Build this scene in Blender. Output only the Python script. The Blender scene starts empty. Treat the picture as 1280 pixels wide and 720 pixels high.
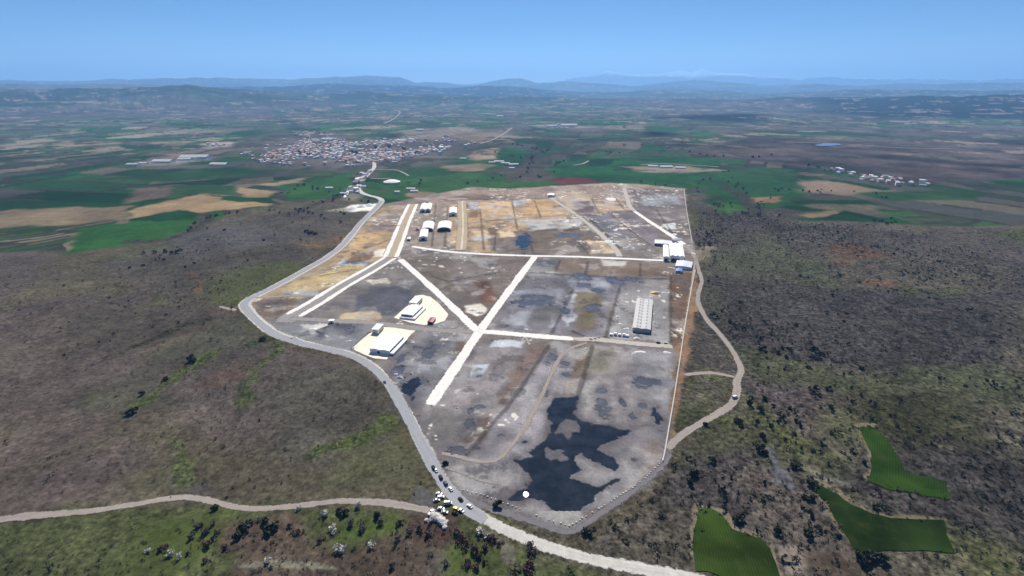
import bpy, bmesh, math, random
import numpy as np
from mathutils import Vector

# ------------------------------------------------------------------ camera, world, sun, exposure
SC = bpy.context.scene
COL = SC.collection
H = 250.0                       # flight height of the camera
F = 639.0                       # focal length in photo pixels (1280 wide)
YH = 109.0                      # horizon row
P = math.atan((360 - YH) / F)   # camera pitch below the horizon
cam_d = bpy.data.cameras.new('camera')
cam = bpy.data.objects.new('camera', cam_d)
COL.objects.link(cam)
cam.location = (0, 0, H)
cam.rotation_euler = (math.pi / 2 - P, 0, 0)
cam_d.sensor_width = 36
cam_d.lens = 36 * F / 1280
cam_d.clip_start = 1
cam_d.clip_end = 120000
SC.camera = cam

SUN_EL, SUN_AZ = math.radians(43.4), math.radians(2.0)   # azimuth clockwise from +Y
world = bpy.data.worlds.new('World')
SC.world = world
world.use_nodes = True
wn = world.node_tree.nodes
wl = world.node_tree.links
bg = wn['Background']
sky = wn.new('ShaderNodeTexSky')
sky.sky_type = 'NISHITA'
sky.sun_disc = False
sky.sun_elevation = SUN_EL
sky.sun_rotation = SUN_AZ
sky.altitude = 1200
sky.air_density = 1.0
sky.dust_density = 0.1
sky.ozone_density = 1.6
tcw = wn.new('ShaderNodeTexCoord')
mpw = wn.new('ShaderNodeMapping')
mpw.vector_type = 'POINT'
mpw.inputs['Scale'].default_value = (1, 1, 2.2)      # a cleaner, higher sky than the model's dusty horizon
nrw = wn.new('ShaderNodeVectorMath')
nrw.operation = 'NORMALIZE'
wl.new(tcw.outputs['Generated'], mpw.inputs['Vector'])
wl.new(mpw.outputs[0], nrw.inputs[0])
wl.new(nrw.outputs[0], sky.inputs['Vector'])
hsv = wn.new('ShaderNodeHueSaturation')
hsv.inputs['Saturation'].default_value = 1.3
wl.new(sky.outputs[0], hsv.inputs['Color'])
wl.new(hsv.outputs[0], bg.inputs['Color'])
bg.inputs['Strength'].default_value = 0.056

sun_d = bpy.data.lights.new('sun', 'SUN')
sun_d.energy = 4.5
sun_d.angle = math.radians(0.31)
sun_d.color = (1.0, 0.94, 0.85)
sun = bpy.data.objects.new('sun', sun_d)
COL.objects.link(sun)
sdir = Vector((math.sin(SUN_AZ) * math.cos(SUN_EL), math.cos(SUN_AZ) * math.cos(SUN_EL), math.sin(SUN_EL)))
sun.rotation_euler = sdir.to_track_quat('Z', 'Y').to_euler()
sun.location = sdir * 3000

SC.view_settings.view_transform = 'Standard'
SC.view_settings.look = 'None'
SC.view_settings.gamma = 1
SC.view_settings.exposure = 0.78
SC.view_settings.use_curve_mapping = False
SC.cycles.use_denoising = True
SC.cycles.max_bounces = 6
SC.cycles.volume_bounces = 2
SC.cycles.sample_clamp_indirect = 4

HAZE = 5.7e-5

rng = np.random.default_rng(7)
random.seed(7)

# ------------------------------------------------------------------ small helpers
def lin(hexs):
    v = np.array([int(hexs[i:i + 2], 16) / 255 for i in (0, 2, 4)])
    return np.where(v <= 0.04045, v / 12.92, ((v + 0.055) / 1.055) ** 2.4)

def hsh(ix, iy, s=0):
    n = (ix.astype(np.int64) * 374761393 + iy.astype(np.int64) * 668265263 + s * 2147483647 + 97) & 0xFFFFFFFF
    n = ((n ^ (n >> 13)) * 1274126177) & 0xFFFFFFFF
    n = (n ^ (n >> 16)) & 0xFFFFFFFF
    n = (n * 2654435761) & 0xFFFFFFFF
    n = n ^ (n >> 15)
    return n / 4294967295.0

def vnoise(x, y, s=0):
    ix, iy = np.floor(x), np.floor(y)
    fx, fy = x - ix, y - iy
    fx = fx * fx * fx * (fx * (fx * 6 - 15) + 10)
    fy = fy * fy * fy * (fy * (fy * 6 - 15) + 10)
    a, b = hsh(ix, iy, s), hsh(ix + 1, iy, s)
    c, d = hsh(ix, iy + 1, s), hsh(ix + 1, iy + 1, s)
    return (a + (b - a) * fx) * (1 - fy) + (c + (d - c) * fx) * fy

def fbm(x, y, wl_, octs=4, s=0, gain=0.5):
    x, y = np.asarray(x, float) / wl_, np.asarray(y, float) / wl_
    t, amp, tot = 0, 1.0, 0
    for o in range(octs):
        cx, sx = math.cos(0.6 * o + s), math.sin(0.6 * o + s)
        t = t + amp * (vnoise(x * cx - y * sx + 13.7 * o, x * sx + y * cx - 5.1 * o, s + o) - 0.5)
        tot += amp
        amp *= gain
        x, y = x * 2.03, y * 2.03
    return t / tot * 2          # about -1..1

def sstep(a, b, v):
    t = np.clip((v - a) / (b - a), 0, 1)
    return t * t * (3 - 2 * t)

SP, CP = math.sin(P), math.cos(P)
def flat(px, py):
    """the point of the plane z = 0 seen in photo pixel (px, py)"""
    dx, dv = (px - 640) / F, (360 - py) / F
    d = np.array([dx, dv * SP + CP, dv * CP - SP])
    return d[:2] * (H / -d[2])

def fpoly(pts):
    return np.array([flat(*p) for p in pts])

def sdist(poly, x, y):
    """signed distance to a closed polygon, positive inside"""
    n = len(poly)
    d = np.full(x.shape, 1e18)
    ins = np.zeros(x.shape, bool)
    for i in range(n):
        x0, y0 = poly[i]
        x1, y1 = poly[(i + 1) % n]
        ex, ey = x1 - x0, y1 - y0
        t = np.clip(((x - x0) * ex + (y - y0) * ey) / (ex * ex + ey * ey + 1e-9), 0, 1)
        d = np.minimum(d, (x - x0 - t * ex) ** 2 + (y - y0 - t * ey) ** 2)
        if abs(ey) > 1e-12:
            ins ^= ((y0 > y) != (y1 > y)) & (x < ex * (y - y0) / ey + x0)
    d = np.sqrt(d)
    return np.where(ins, d, -d)

def ldist(line, x, y):
    d = np.full(x.shape, 1e18)
    for (x0, y0), (x1, y1) in zip(line[:-1], line[1:]):
        ex, ey = x1 - x0, y1 - y0
        t = np.clip(((x - x0) * ex + (y - y0) * ey) / (ex * ex + ey * ey + 1e-9), 0, 1)
        d = np.minimum(d, (x - x0 - t * ex) ** 2 + (y - y0 - t * ey) ** 2)
    return np.sqrt(d)

def spline(pts, step):
    """Catmull-Rom through 2-D points, resampled"""
    p = np.array(pts, float)
    p = np.vstack([2 * p[0] - p[1], p, 2 * p[-1] - p[-2]])
    out = []
    for i in range(1, len(p) - 2):
        n = max(2, int(np.linalg.norm(p[i + 1] - p[i]) / step))
        for k in range(n):
            t = k / n
            a, b, c, d = p[i - 1], p[i], p[i + 1], p[i + 2]
            out.append(0.5 * (2 * b + (c - a) * t + (2 * a - 5 * b + 4 * c - d) * t * t + (3 * b - a - 3 * c + d) * t ** 3))
    out.append(p[-2])
    return np.array(out)

# ------------------------------------------------------------------ outlines measured on the ground
SITE = fpoly([(298,382),(318,372),(350,355),(392,332),(428,308),(446,288),(462,270),(476,256),(540,243),(590,234),(640,236),(700,232),(760,229),(800,230),
              (855,236),(858,262),(864,300),(872,322),(866,345),(858,400),(849,450),(839,500),(832,565),(800,605),(760,632),(712,660),(650,640),(580,616),
              (550,592),(515,530),(490,487),(466,462),(440,443),(400,433),(360,424),(328,408)])
POND = fpoly([(685,520),(684,513),(693,497),(722,496),(717,519),(727,529),(785,540),(763,552),(748,562),(770,572),(774,582),(768,588),(757,583),(742,577),(732,571),
              (726,567),(720,570),(722,579),(726,587),(712,594),(711,598),(732,603),(749,608),(760,602),(772,599),(750,616),(722,645),(714,652),(698,644),(690,636),
              (684,626),(668,621),(650,627),(630,626),(650,611),(667,602),(666,594),(655,588),(645,580),(639,575),(655,572),(676,572),(657,566),(674,558),(684,543),(691,528)])
ISLES = [fpoly([(700,528),(710,523),(723,526),(721,539),(713,540),(710,548),(705,541),(695,541)]),
         fpoly([(676,562),(685,556),(690,562),(699,564),(689,577),(682,572)]),
         fpoly([(699,572),(704,570),(707,573),(702,576)])]
PUDDLES = [(751,488,6,2.6),(805,478,10,4.5),(755,503,5,3),(754,515,8,5.5),(779,505,3.5,7),(803,506,8,4.5),(791,521,7.5,6),(819,517,8,12),(682,493,2.6,4.5),
           (513,486,7,11),(520,474,9,6),(505,474,6,6),(516,497,3,5),(539,427,3,2),(547,432,5,2.4),(536,443,8,4.5),(522,434,5,1.6),(502,447,5,4),(497,466,6,5),
           (669,378,19,3.5),(662,371,10,1.8),(680,372,9,4),(730,356,10,2.6),(749,363,10,3),(740,384,6,3),(709,389,5,3),(706,380,4,3),
           (655,302,7,9),(732,349,8,2.4),(763,349,6,2),(712,294,16,1.6),(648,304,6,3),(430,408,7,3),(400,417,6,2.5),(380,416,5,2),(440,413,5,3),
           (622,470,4,2),(599,470,4,1.8),(585,530,6,7),(572,563,9,4),(600,508,6,3),(598,500,5,2.5),(588,513,4,4),(705,455,4,2.5),(707,468,5,3),(690,448,8,4),
           (820,478,6,2.5),(628,545,5,2.4),(655,553,3,2),(597,561,4,1.8),(790,573,5.5,4.2),(632,408,3,1.5),(775,354,6,3),(725,345,14,2),(790,350,8,3)]
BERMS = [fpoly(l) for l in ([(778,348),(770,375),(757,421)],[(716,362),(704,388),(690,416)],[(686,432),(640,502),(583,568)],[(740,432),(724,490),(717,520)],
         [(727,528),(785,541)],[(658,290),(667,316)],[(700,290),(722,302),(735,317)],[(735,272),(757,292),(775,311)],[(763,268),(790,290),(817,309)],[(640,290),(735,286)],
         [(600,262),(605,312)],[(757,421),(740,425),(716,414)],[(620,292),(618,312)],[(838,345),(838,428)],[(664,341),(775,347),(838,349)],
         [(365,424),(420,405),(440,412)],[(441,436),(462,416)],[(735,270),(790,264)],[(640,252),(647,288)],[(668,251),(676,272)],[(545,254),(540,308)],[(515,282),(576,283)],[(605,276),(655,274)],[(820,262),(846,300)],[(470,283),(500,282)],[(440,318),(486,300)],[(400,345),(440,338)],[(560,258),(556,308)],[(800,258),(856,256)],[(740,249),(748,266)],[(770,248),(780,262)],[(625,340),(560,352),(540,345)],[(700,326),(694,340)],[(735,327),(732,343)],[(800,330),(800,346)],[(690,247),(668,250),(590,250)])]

# skyline of the hills: (distance m, spread, [(photo column, photo row)])
LAYERS = [
 (9000, 1500, [(-500,119),(-100,113),(60,111),(160,110),(235,106.5),(275,110),(340,114),(400,117),(450,114),(500,117.5),(540,119),(600,121),(640,120),(700,122),(800,124),(900,124),(1100,121),(1200,119),(1300,118),(1700,118)]),
 (15000, 2600, [(-500,106),(0,104),(160,105),(260,108),(350,109),(410,104),(480,106),(560,110),(600,107),(640,108),(700,113),(760,116),(830,112),(900,114),(960,116),(1050,112),(1119,113),(1300,112),(1700,112)]),
 (24000, 4200, [(-500,99),(0,101),(160,99),(245,97),(285,98),(365,100),(380,98),(460,94.5),(500,97.5),(520,104),(555,103),(595,106),(620,100),(650,97.5),(672,103),(700,101),(730,103),(770,106),(800,107),(840,102),(870,100),(905,103),(950,107),(1000,105),(1060,107),(1119,105),(1700,103)]),
 (42000, 7000, [(-500,104),(300,104),(560,106),(660,106),(700,102),(718,98.5),(735,97.5),(745,93.5),(758,88.5),(775,91),(795,94.5),(812,91.5),(828,92.5),(845,88.5),(860,90.5),(875,87.5),(893,94),(915,92.5),(950,97),(972,96),(995,100),(1010,97.5),(1050,98),(1112,101),(1200,99),(1400,103),(1700,104)]),
]

def relief(x, y):
    """hills far off"""
    r = np.hypot(x, y) + 1e-6
    az = np.arctan2(x, y)
    col = 640 + F * np.tan(np.clip(az, -1.25, 1.25)) / CP
    z = np.zeros_like(r)
    far = r > 5200
    if far.any():
        rf, cf, xf, yf = r[far], col[far], x[far], y[far]
        yy = rf * np.cos(np.clip(az[far], -1.25, 1.25))
        zf = np.zeros_like(rf)
        for k, (D, w, prof) in enumerate(LAYERS):
            pr = np.array(prof, float)
            row = np.interp(cf, pr[:, 0], pr[:, 1])
            top = H + (YH - row) * D * np.cos(np.clip(az[far], -1.25, 1.25)) * CP * CP / F
            fold = fbm(xf, yf, D * 0.16, 4, 31 + k)
            top = top + D * 0.0030 * (1 + 1.2 * (k == 3)) * fbm(cf, cf * 0 + 7.3 * k, 46, 6, 91 + k, 0.68)
            d2 = (rf - D * (1 + 0.07 * fbm(xf, yf, D * 0.25, 2, 51 + k))) / w
            g = np.exp(-d2 * d2) * (1 + 0.36 * fold * np.minimum(1, np.abs(d2) * 1.6)) + 0.02 * fold
            zf = np.maximum(zf, np.maximum(top, 0) * g)
        z[far] = zf
    return z

def mask_water(x, y):
    m = np.full(x.shape, -50.0)
    near = (np.abs(x) < 700) & (y > 250) & (y < 1200)
    if not near.any():
        return m
    xs, ys = x[near], y[near]
    rag = 7.0 * fbm(xs, ys, 15, 5, 71, 0.68)
    sd = sdist(POND, xs, ys)
    for isl in ISLES:
        sd = np.minimum(sd, -sdist(isl, xs, ys))
    out = sd + rag * 0.8
    for (cx, cy, rx, ry) in PUDDLES:
        c = flat(cx, cy)
        ax = np.linalg.norm(flat(cx + rx, cy) - c)
        ay = abs(flat(cx, cy - ry)[1] - flat(cx, cy + ry)[1]) / 2
        kx = (xs - c[0]) / ax
        ky = (ys - c[1]) / ay
        e = (1 - np.hypot(kx, ky)) * min(ax, ay)
        out = np.maximum(out, e + 1.9 * rag * min(1.0, min(ax, ay) / 6))
    m[near] = out
    return m

def height(x, y):
    x, y = np.asarray(x, float), np.asarray(y, float)
    shape = x.shape
    x, y = x.ravel(), y.ravel()
    r = np.hypot(x, y)
    z = relief(x, y)
    near = r < 5200
    if near.any():
        xs, ys, rs = x[near], y[near], r[near]
        sd = sdist(SITE, xs, ys)
        out = sstep(0, -170, sd)
        amp = out * np.clip(1.25 - rs / 1700, 0.12, 1)
        zz = amp * (10 * fbm(xs, ys, 260, 3, 3, 0.42) + 2.2 * fbm(xs, ys, 70, 2, 9) - (5 + 9 * sstep(150, 350, xs)) * np.maximum(0, 0.3 - np.abs(fbm(xs, ys, 210, 2, 19))))
        ins = sd > -12
        if ins.any():
            xi, yi = xs[ins], ys[ins]
            b = np.zeros(xi.shape)
            for line in BERMS:
                d = ldist(line, xi, yi)
                b = np.maximum(b, 1.2 * np.exp(-(d / 2.0) ** 2))
            lump = 0.35 * np.maximum(0, fbm(xi, yi, 14, 3, 15) - 0.15)
            wm = mask_water(xi, yi)
            dry = sstep(1.5, -2.5, wm)
            zi = (b + lump) * dry - 0.55 * sstep(-0.6, 1.6, wm)
            zz[ins] = zz[ins] + zi * sstep(-12, 0, sd[ins])
        z[near] = zz
    return z.reshape(shape)

def h1(x, y):
    return float(height(np.array([x]), np.array([y]))[0])

def at(px, py):
    """the ground point seen in photo pixel (px, py)"""
    p = flat(px, py)
    for _ in range(4):
        z = h1(*p)
        p = flat(px, py) * (H - z) / H
    return Vector((p[0], p[1], h1(*p)))

# ------------------------------------------------------------------ materials
def mat(name, col=None, rough=0.8, metal=0.0, noise=None, bump=None, spec=0.3):
    """procedural material; noise = (size in m, strength), bump = (size, distance)"""
    m = bpy.data.materials.new(name)
    m.use_nodes = True
    nt = m.node_tree
    n, l = nt.nodes, nt.links
    b = n['Principled BSDF']
    b.inputs['Roughness'].default_value = rough
    b.inputs['Metallic'].default_value = metal
    b.inputs['Specular IOR Level'].default_value = spec
    c = list(lin(col)) + [1] if col else (0.5, 0.5, 0.5, 1)
    b.inputs['Base Color'].default_value = c
    if noise or bump:
        tc = n.new('ShaderNodeTexCoord')
    if noise:
        t = n.new('ShaderNodeTexNoise')
        t.inputs['Scale'].default_value = 1 / noise[0]
        t.inputs['Detail'].default_value = 5
        t.inputs['Roughness'].default_value = 0.65
        l.new(tc.outputs['Object'], t.inputs['Vector'])
        mr = n.new('ShaderNodeMapRange')
        mr.inputs[1].default_value, mr.inputs[2].default_value = 0.25, 0.75
        mr.inputs[3].default_value, mr.inputs[4].default_value = 1 - noise[1], 1 + noise[1]
        l.new(t.outputs[0], mr.inputs[0])
        mx = n.new('ShaderNodeMix')
        mx.data_type = 'RGBA'
        mx.blend_type = 'MULTIPLY'
        mx.inputs[0].default_value = 1
        mx.inputs[6].default_value = c
        l.new(mr.outputs[0], mx.inputs[7])
        l.new(mx.outputs[2], b.inputs['Base Color'])
    if bump:
        t2 = n.new('ShaderNodeTexNoise')
        t2.inputs['Scale'].default_value = 1 / bump[0]
        t2.inputs['Detail'].default_value = 4
        l.new(tc.outputs['Object'], t2.inputs['Vector'])
        bp = n.new('ShaderNodeBump')
        bp.inputs['Strength'].default_value = 1
        bp.inputs['Distance'].default_value = bump[1]
        l.new(t2.outputs[0], bp.inputs['Height'])
        l.new(bp.outputs[0], b.inputs['Normal'])
    return m

def road_mat(name, col, streak=0.2, grain=0.2, verge=1.3):
    """dust, gravel or asphalt: ragged verges and streaks worn along the wheel lines"""
    m = bpy.data.materials.new(name)
    m.use_nodes = True
    n, l = m.node_tree.nodes, m.node_tree.links
    b = n['Principled BSDF']
    b.inputs['Roughness'].default_value = 1.0
    b.inputs['Specular IOR Level'].default_value = 0.0
    def attr(k):
        a = n.new('ShaderNodeAttribute')
        a.attribute_name = k
        return a.outputs['Fac']
    def m_(op, a, b_, c=None):
        t = n.new('ShaderNodeMath')
        t.operation = op
        for i, v in enumerate((a, b_, c)):
            if v is None: continue
            if isinstance(v, (int, float)): t.inputs[i].default_value = v
            else: l.new(v, t.inputs[i])
        return t.outputs[0]
    def noise(vec, sc, det):
        t = n.new('ShaderNodeTexNoise')
        t.inputs['Scale'].default_value = sc
        t.inputs['Detail'].default_value = det
        t.inputs['Roughness'].default_value = 0.65
        l.new(vec, t.inputs['Vector'])
        return t.outputs[0]
    tc = n.new('ShaderNodeTexCoord')
    cx = n.new('ShaderNodeCombineXYZ')
    l.new(m_('MULTIPLY', attr('across'), 0.55), cx.inputs[0])
    l.new(m_('MULTIPLY', attr('along'), 0.018), cx.inputs[1])
    st = noise(cx.outputs[0], 1.0, 4)
    gr = noise(tc.outputs['Object'], 0.22, 6)
    f = m_('MULTIPLY', m_('MULTIPLY_ADD', m_('SUBTRACT', st, 0.5), streak * 3, 1.0), m_('MULTIPLY_ADD', m_('SUBTRACT', gr, 0.5), grain * 3, 1.0))
    mx = n.new('ShaderNodeMix')
    mx.data_type = 'RGBA'
    mx.blend_type = 'MULTIPLY'
    mx.inputs[0].default_value = 1
    mx.inputs[6].default_value = list(lin(col)) + [1]
    l.new(f, mx.inputs[7])
    l.new(mx.outputs[2], b.inputs['Base Color'])
    e = m_('ADD', attr('edge'), m_('MULTIPLY', m_('SUBTRACT', noise(tc.outputs['Object'], 0.28, 5), 0.5), verge * 4.5))
    al = n.new('ShaderNodeMapRange')
    al.interpolation_type = 'SMOOTHSTEP'
    al.inputs[1].default_value, al.inputs[2].default_value = 0.0, verge * 1.1
    l.new(e, al.inputs[0])
    l.new(al.outputs[0], b.inputs['Alpha'])
    return m

M = {}
M['asphalt'] = road_mat('asphalt', '919194', 0.16, 0.12, 0.6)
M['gravel_edge'] = road_mat('gravel_shoulder', 'b4b0a9', 0.2, 0.25, 1.4)
M['white_gravel'] = road_mat('white_gravel', 'd8d3cc', 0.1, 0.14, 1.1)
M['cream_gravel'] = mat('cream_gravel', 'e0d6c2', 1.0, noise=(6, 0.16), spec=0)
M['dirt'] = road_mat('dirt_track', '8a8480', 0.22, 0.2, 1.4)
M['tan_pale'] = road_mat('pale_dust', 'bfb39f', 0.25, 0.25, 1.3)
M['pale_road'] = road_mat('pale_road', 'ada59b', 0.2, 0.18, 1.1)
M['bank'] = road_mat('bank_earth', '6d696b', 0.25, 0.2, 1.2)
M['tan_dirt'] = road_mat('tan_dirt', 'a5957e', 0.2, 0.2, 1.6)
M['pale_track'] = road_mat('pale_track', '8f867e', 0.2, 0.18, 0.9)
M['white_metal'] = mat('white_metal', 'e2e0dc', 0.7, noise=(4, 0.06), spec=0.1)
M['white_wall'] = mat('white_wall', 'ece8e2', 0.8, noise=(3, 0.06))
M['farm_roof'] = mat('farm_roof', 'b4b2b0', 0.8, noise=(6, 0.2), spec=0.1)
M['grey_metal'] = mat('grey_metal', 'b9bdc4', 0.5, noise=(4, 0.08))
M['bare_roof'] = mat('speckled_roof', 'b9b6b3', 0.9, noise=(3, 0.08))
M['skylight'] = mat('skylight', '84858a', 0.5, spec=0.3)
M['dark_glass'] = mat('dark_glass', '1a1f26', 0.15, spec=0.5)
M['dark_door_shade'] = mat('dark_door_and_shade', '24262a', 0.8)  # for doors, and for shade painted on the arched hangar fronts
M['blue_metal'] = mat('blue_metal', '4a6aa8', 0.5, noise=(3, 0.1))
M['red_metal'] = mat('red_metal', '7a2436', 0.55, noise=(3, 0.1))
M['concrete'] = mat('concrete', 'b5b1ab', 0.9, noise=(4, 0.12))
M['rock'] = mat('pale_rock', 'b4b0a8', 0.95, noise=(3, 0.25), bump=(1.2, 0.3))
M['pile'] = mat('crushed_stone', 'd2d0cc', 0.95, noise=(3, 0.15), bump=(1.5, 0.2))
M['pile_grey'] = mat('grey_rubble', '9b9ca2', 0.95, noise=(3, 0.25), bump=(1.5, 0.3))
M['earth_pile'] = mat('earth_heap', '6d5a4d', 0.95, noise=(4, 0.25), bump=(2, 0.3))
M['tyre'] = mat('tyre', '18181a', 0.85)
M['car_glass'] = mat('car_glass', '101317', 0.12, spec=0.3)
for nme, c in (('white', 'e4e5e6'), ('black', '17181b'), ('silver', 'b4b7bb'), ('yellow', 'd8c832'), ('grey', '55585e'), ('red', '8a2a24'), ('blue', '33507e')):
    M['paint_' + nme] = mat('car_paint_' + nme, c, 0.6 if nme in ('black', 'grey', 'blue') else 0.35, 0.0, spec=0.08 if nme in ('black', 'grey', 'blue') else 0.4)
M['headlamp'] = mat('lamp_lens', 'd8dadd', 0.1, spec=0.6)
M['tail'] = mat('tail_lens', '8a1a1a', 0.2)
M['bark'] = mat('bark', '4a4038', 0.95)
M['leaf_dark'] = mat('leaf_dark', '2c3324', 0.8, noise=(1.2, 0.35))
M['leaf_green'] = mat('leaf_green', '3d4a2c', 0.8, noise=(1.2, 0.35))
M['twig_brown'] = mat('twig_brown', '5c504a', 0.9, noise=(1.2, 0.3))
M['twig_red'] = mat('twig_red', '54393a', 0.9, noise=(1.2, 0.3))
M['twig_grey'] = mat('twig_grey', '6a6464', 0.9, noise=(1.2, 0.3))
M['blossom'] = mat('blossom', 'c4c0b6', 0.85, noise=(1.0, 0.25))
M['roof_red'] = mat('roof_tile_red', 'a67c72', 0.85, noise=(5, 0.2))
M['roof_pink'] = mat('roof_tile_faded', 'b8968e', 0.85, noise=(5, 0.2))
M['roof_grey'] = mat('roof_sheet_grey', '8b8d92', 0.7, noise=(5, 0.15))
M['roof_white'] = mat('roof_flat_white', 'dcd7d1', 0.8, noise=(5, 0.1))
M['plaster'] = mat('plaster', 'e6ded2', 0.85, noise=(5, 0.1))
M['plaster_pink'] = mat('plaster_pink', 'd8beb2', 0.85, noise=(5, 0.1))

def water_mat(name, col, rough):
    m = bpy.data.materials.new(name)
    m.use_nodes = True
    b = m.node_tree.nodes['Principled BSDF']
    b.inputs['Base Color'].default_value = list(lin(col)) + [1]
    b.inputs['Roughness'].default_value = rough
    b.inputs['IOR'].default_value = 1.33
    n, l = m.node_tree.nodes, m.node_tree.links
    tc = n.new('ShaderNodeTexCoord')
    t = n.new('ShaderNodeTexNoise')
    t.inputs['Scale'].default_value = 0.06
    t.inputs['Detail'].default_value = 6
    t.inputs['Roughness'].default_value = 0.7
    l.new(tc.outputs['Object'], t.inputs['Vector'])
    mr = n.new('ShaderNodeMapRange')
    mr.inputs[1].default_value, mr.inputs[2].default_value = 0.42, 0.72
    l.new(t.outputs[0], mr.inputs[0])
    mx = n.new('ShaderNodeMix')
    mx.data_type = 'RGBA'
    l.new(mr.outputs[0], mx.inputs[0])
    mx.inputs[6].default_value = list(lin(col)) + [1]
    mx.inputs[7].default_value = list(lin(col) * 1.9 + 0.008) + [1]
    l.new(mx.outputs[2], b.inputs['Base Color'])
    return m
M['water'] = water_mat('still_water', '1a1f27', 0.0)
M['puddle'] = water_mat('shallow_puddle', '46474d', 0.08)
M['water_lake'] = water_mat('lake_water', '4a6480', 0.3)
M['water_lake'].node_tree.nodes['Principled BSDF'].inputs['Specular IOR Level'].default_value = 0.12

# crops: green with drill rows
def crop_mat(name, c1, c2, ang, period):
    m = bpy.data.materials.new(name)
    m.use_nodes = True
    n, l = m.node_tree.nodes, m.node_tree.links
    b = n['Principled BSDF']
    b.inputs['Roughness'].default_value = 0.95
    b.inputs['Specular IOR Level'].default_value = 0.0
    tc = n.new('ShaderNodeTexCoord')
    mp = n.new('ShaderNodeMapping')
    mp.inputs['Rotation'].default_value = (0, 0, ang)
    l.new(tc.outputs['Object'], mp.inputs['Vector'])
    wv = n.new('ShaderNodeTexWave')
    wv.inputs['Scale'].default_value = 1 / period
    wv.inputs['Distortion'].default_value = 4.0
    wv.inputs['Detail'].default_value = 3
    wv.inputs['Detail Scale'].default_value = 0.6
    l.new(mp.outputs[0], wv.inputs['Vector'])
    ns = n.new('ShaderNodeTexNoise')
    ns.inputs['Scale'].default_value = 0.03
    ns.inputs['Detail'].default_value = 6
    l.new(tc.outputs['Object'], ns.inputs['Vector'])
    ad = n.new('ShaderNodeMath')
    ad.operation = 'MULTIPLY_ADD'
    ad.inputs[1].default_value = 0.11
    l.new(wv.outputs['Fac'], ad.inputs[0])
    l.new(ns.outputs[0], ad.inputs[2])
    mx = n.new('ShaderNodeMix')
    mx.data_type = 'RGBA'
    mr = n.new('ShaderNodeMapRange')
    mr.inputs[1].default_value, mr.inputs[2].default_value = 0.38, 0.78
    l.new(ad.outputs[0], mr.inputs[0])
    l.new(mr.outputs[0], mx.inputs[0])
    mx.inputs[6].default_value = list(lin(c1)) + [1]
    mx.inputs[7].default_value = list(lin(c2)) + [1]
    # thin spots where bare soil shows
    n2 = n.new('ShaderNodeTexNoise')
    n2.inputs['Scale'].default_value = 0.12
    n2.inputs['Detail'].default_value = 6
    n2.inputs['Roughness'].default_value = 0.7
    l.new(tc.outputs['Object'], n2.inputs['Vector'])
    m2 = n.new('ShaderNodeMapRange')
    m2.inputs[1].default_value, m2.inputs[2].default_value = 0.54, 0.74
    m2.inputs[3].default_value, m2.inputs[4].default_value = 0.0, 0.6
    l.new(n2.outputs[0], m2.inputs[0])
    x2 = n.new('ShaderNodeMix')
    x2.data_type = 'RGBA'
    l.new(m2.outputs[0], x2.inputs[0])
    l.new(mx.outputs[2], x2.inputs[6])
    x2.inputs[7].default_value = list(lin('3d3a24')) + [1]
    l.new(x2.outputs[2], b.inputs['Base Color'])
    return m

# the ground: base colour of each soil and crop is stored on the mesh, fine grain is procedural
def ground_mat():
    m = bpy.data.materials.new('ground_soil')
    m.use_nodes = True
    n, l = m.node_tree.nodes, m.node_tree.links
    b = n['Principled BSDF']
    b.inputs['Roughness'].default_value = 1.0
    b.inputs['Specular IOR Level'].default_value = 0.0
    ca = n.new('ShaderNodeAttribute')
    ca.attribute_name = 'soil'
    sa = n.new('ShaderNodeAttribute')
    sa.attribute_name = 'scrub'
    tc = n.new('ShaderNodeTexCoord')
    def noise(size, detail, rough):
        t = n.new('ShaderNodeTexNoise')
        t.inputs['Scale'].default_value = 1 / size
        t.inputs['Detail'].default_value = detail
        t.inputs['Roughness'].default_value = rough
        l.new(tc.outputs['Object'], t.inputs['Vector'])
        return t.outputs[0]
    def mrange(src, a, b_, c, d):
        t = n.new('ShaderNodeMapRange')
        for i, v in enumerate((a, b_, c, d)):
            t.inputs[i + 1].default_value = v
        l.new(src, t.inputs[0])
        return t.outputs[0]
    def math_(op, a, b_):
        t = n.new('ShaderNodeMath')
        t.operation = op
        for i, v in enumerate((a, b_)):
            if isinstance(v, float):
                t.inputs[i].default_value = v
            else:
                l.new(v, t.inputs[i])
        return t.outputs[0]
    n1 = mrange(noise(22, 6, 0.7), 0.3, 0.7, 0.78, 1.22)
    n2 = mrange(noise(3.5, 4, 0.7), 0.36, 0.68, 0.3, 1.7)       # tufts and thorny cushions
    amt = sa.outputs['Fac']
    k = math_('ADD', math_('MULTIPLY', math_('SUBTRACT', n2, 1.0), amt), 1.0)
    n3 = mrange(noise(9, 5, 0.65), 0.35, 0.65, 0.55, 1.45)
    k3 = math_('ADD', math_('MULTIPLY', math_('SUBTRACT', n3, 1.0), amt), 1.0)
    n4 = mrange(noise(2.2, 3, 0.6), 0.3, 0.7, 0.84, 1.16)
    f = math_('MULTIPLY', math_('MULTIPLY', n1, n4), math_('MULTIPLY', k, k3))
    mx = n.new('ShaderNodeMix')
    mx.data_type = 'RGBA'
    mx.blend_type = 'MULTIPLY'
    mx.inputs[0].default_value = 1
    l.new(ca.outputs['Color'], mx.inputs[6])
    l.new(f, mx.inputs[7])
    l.new(mx.outputs[2], b.inputs['Base Color'])
    bp = n.new('ShaderNodeBump')
    bp.inputs['Strength'].default_value = 0.6
    l.new(math_('MULTIPLY', amt, 1.1), bp.inputs['Distance'])
    l.new(noise(4.5, 4, 0.6), bp.inputs['Height'])
    l.new(bp.outputs[0], b.inputs['Normal'])
    return m

# ------------------------------------------------------------------ object helpers
def link(o):
    COL.objects.link(o)
    return o

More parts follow.
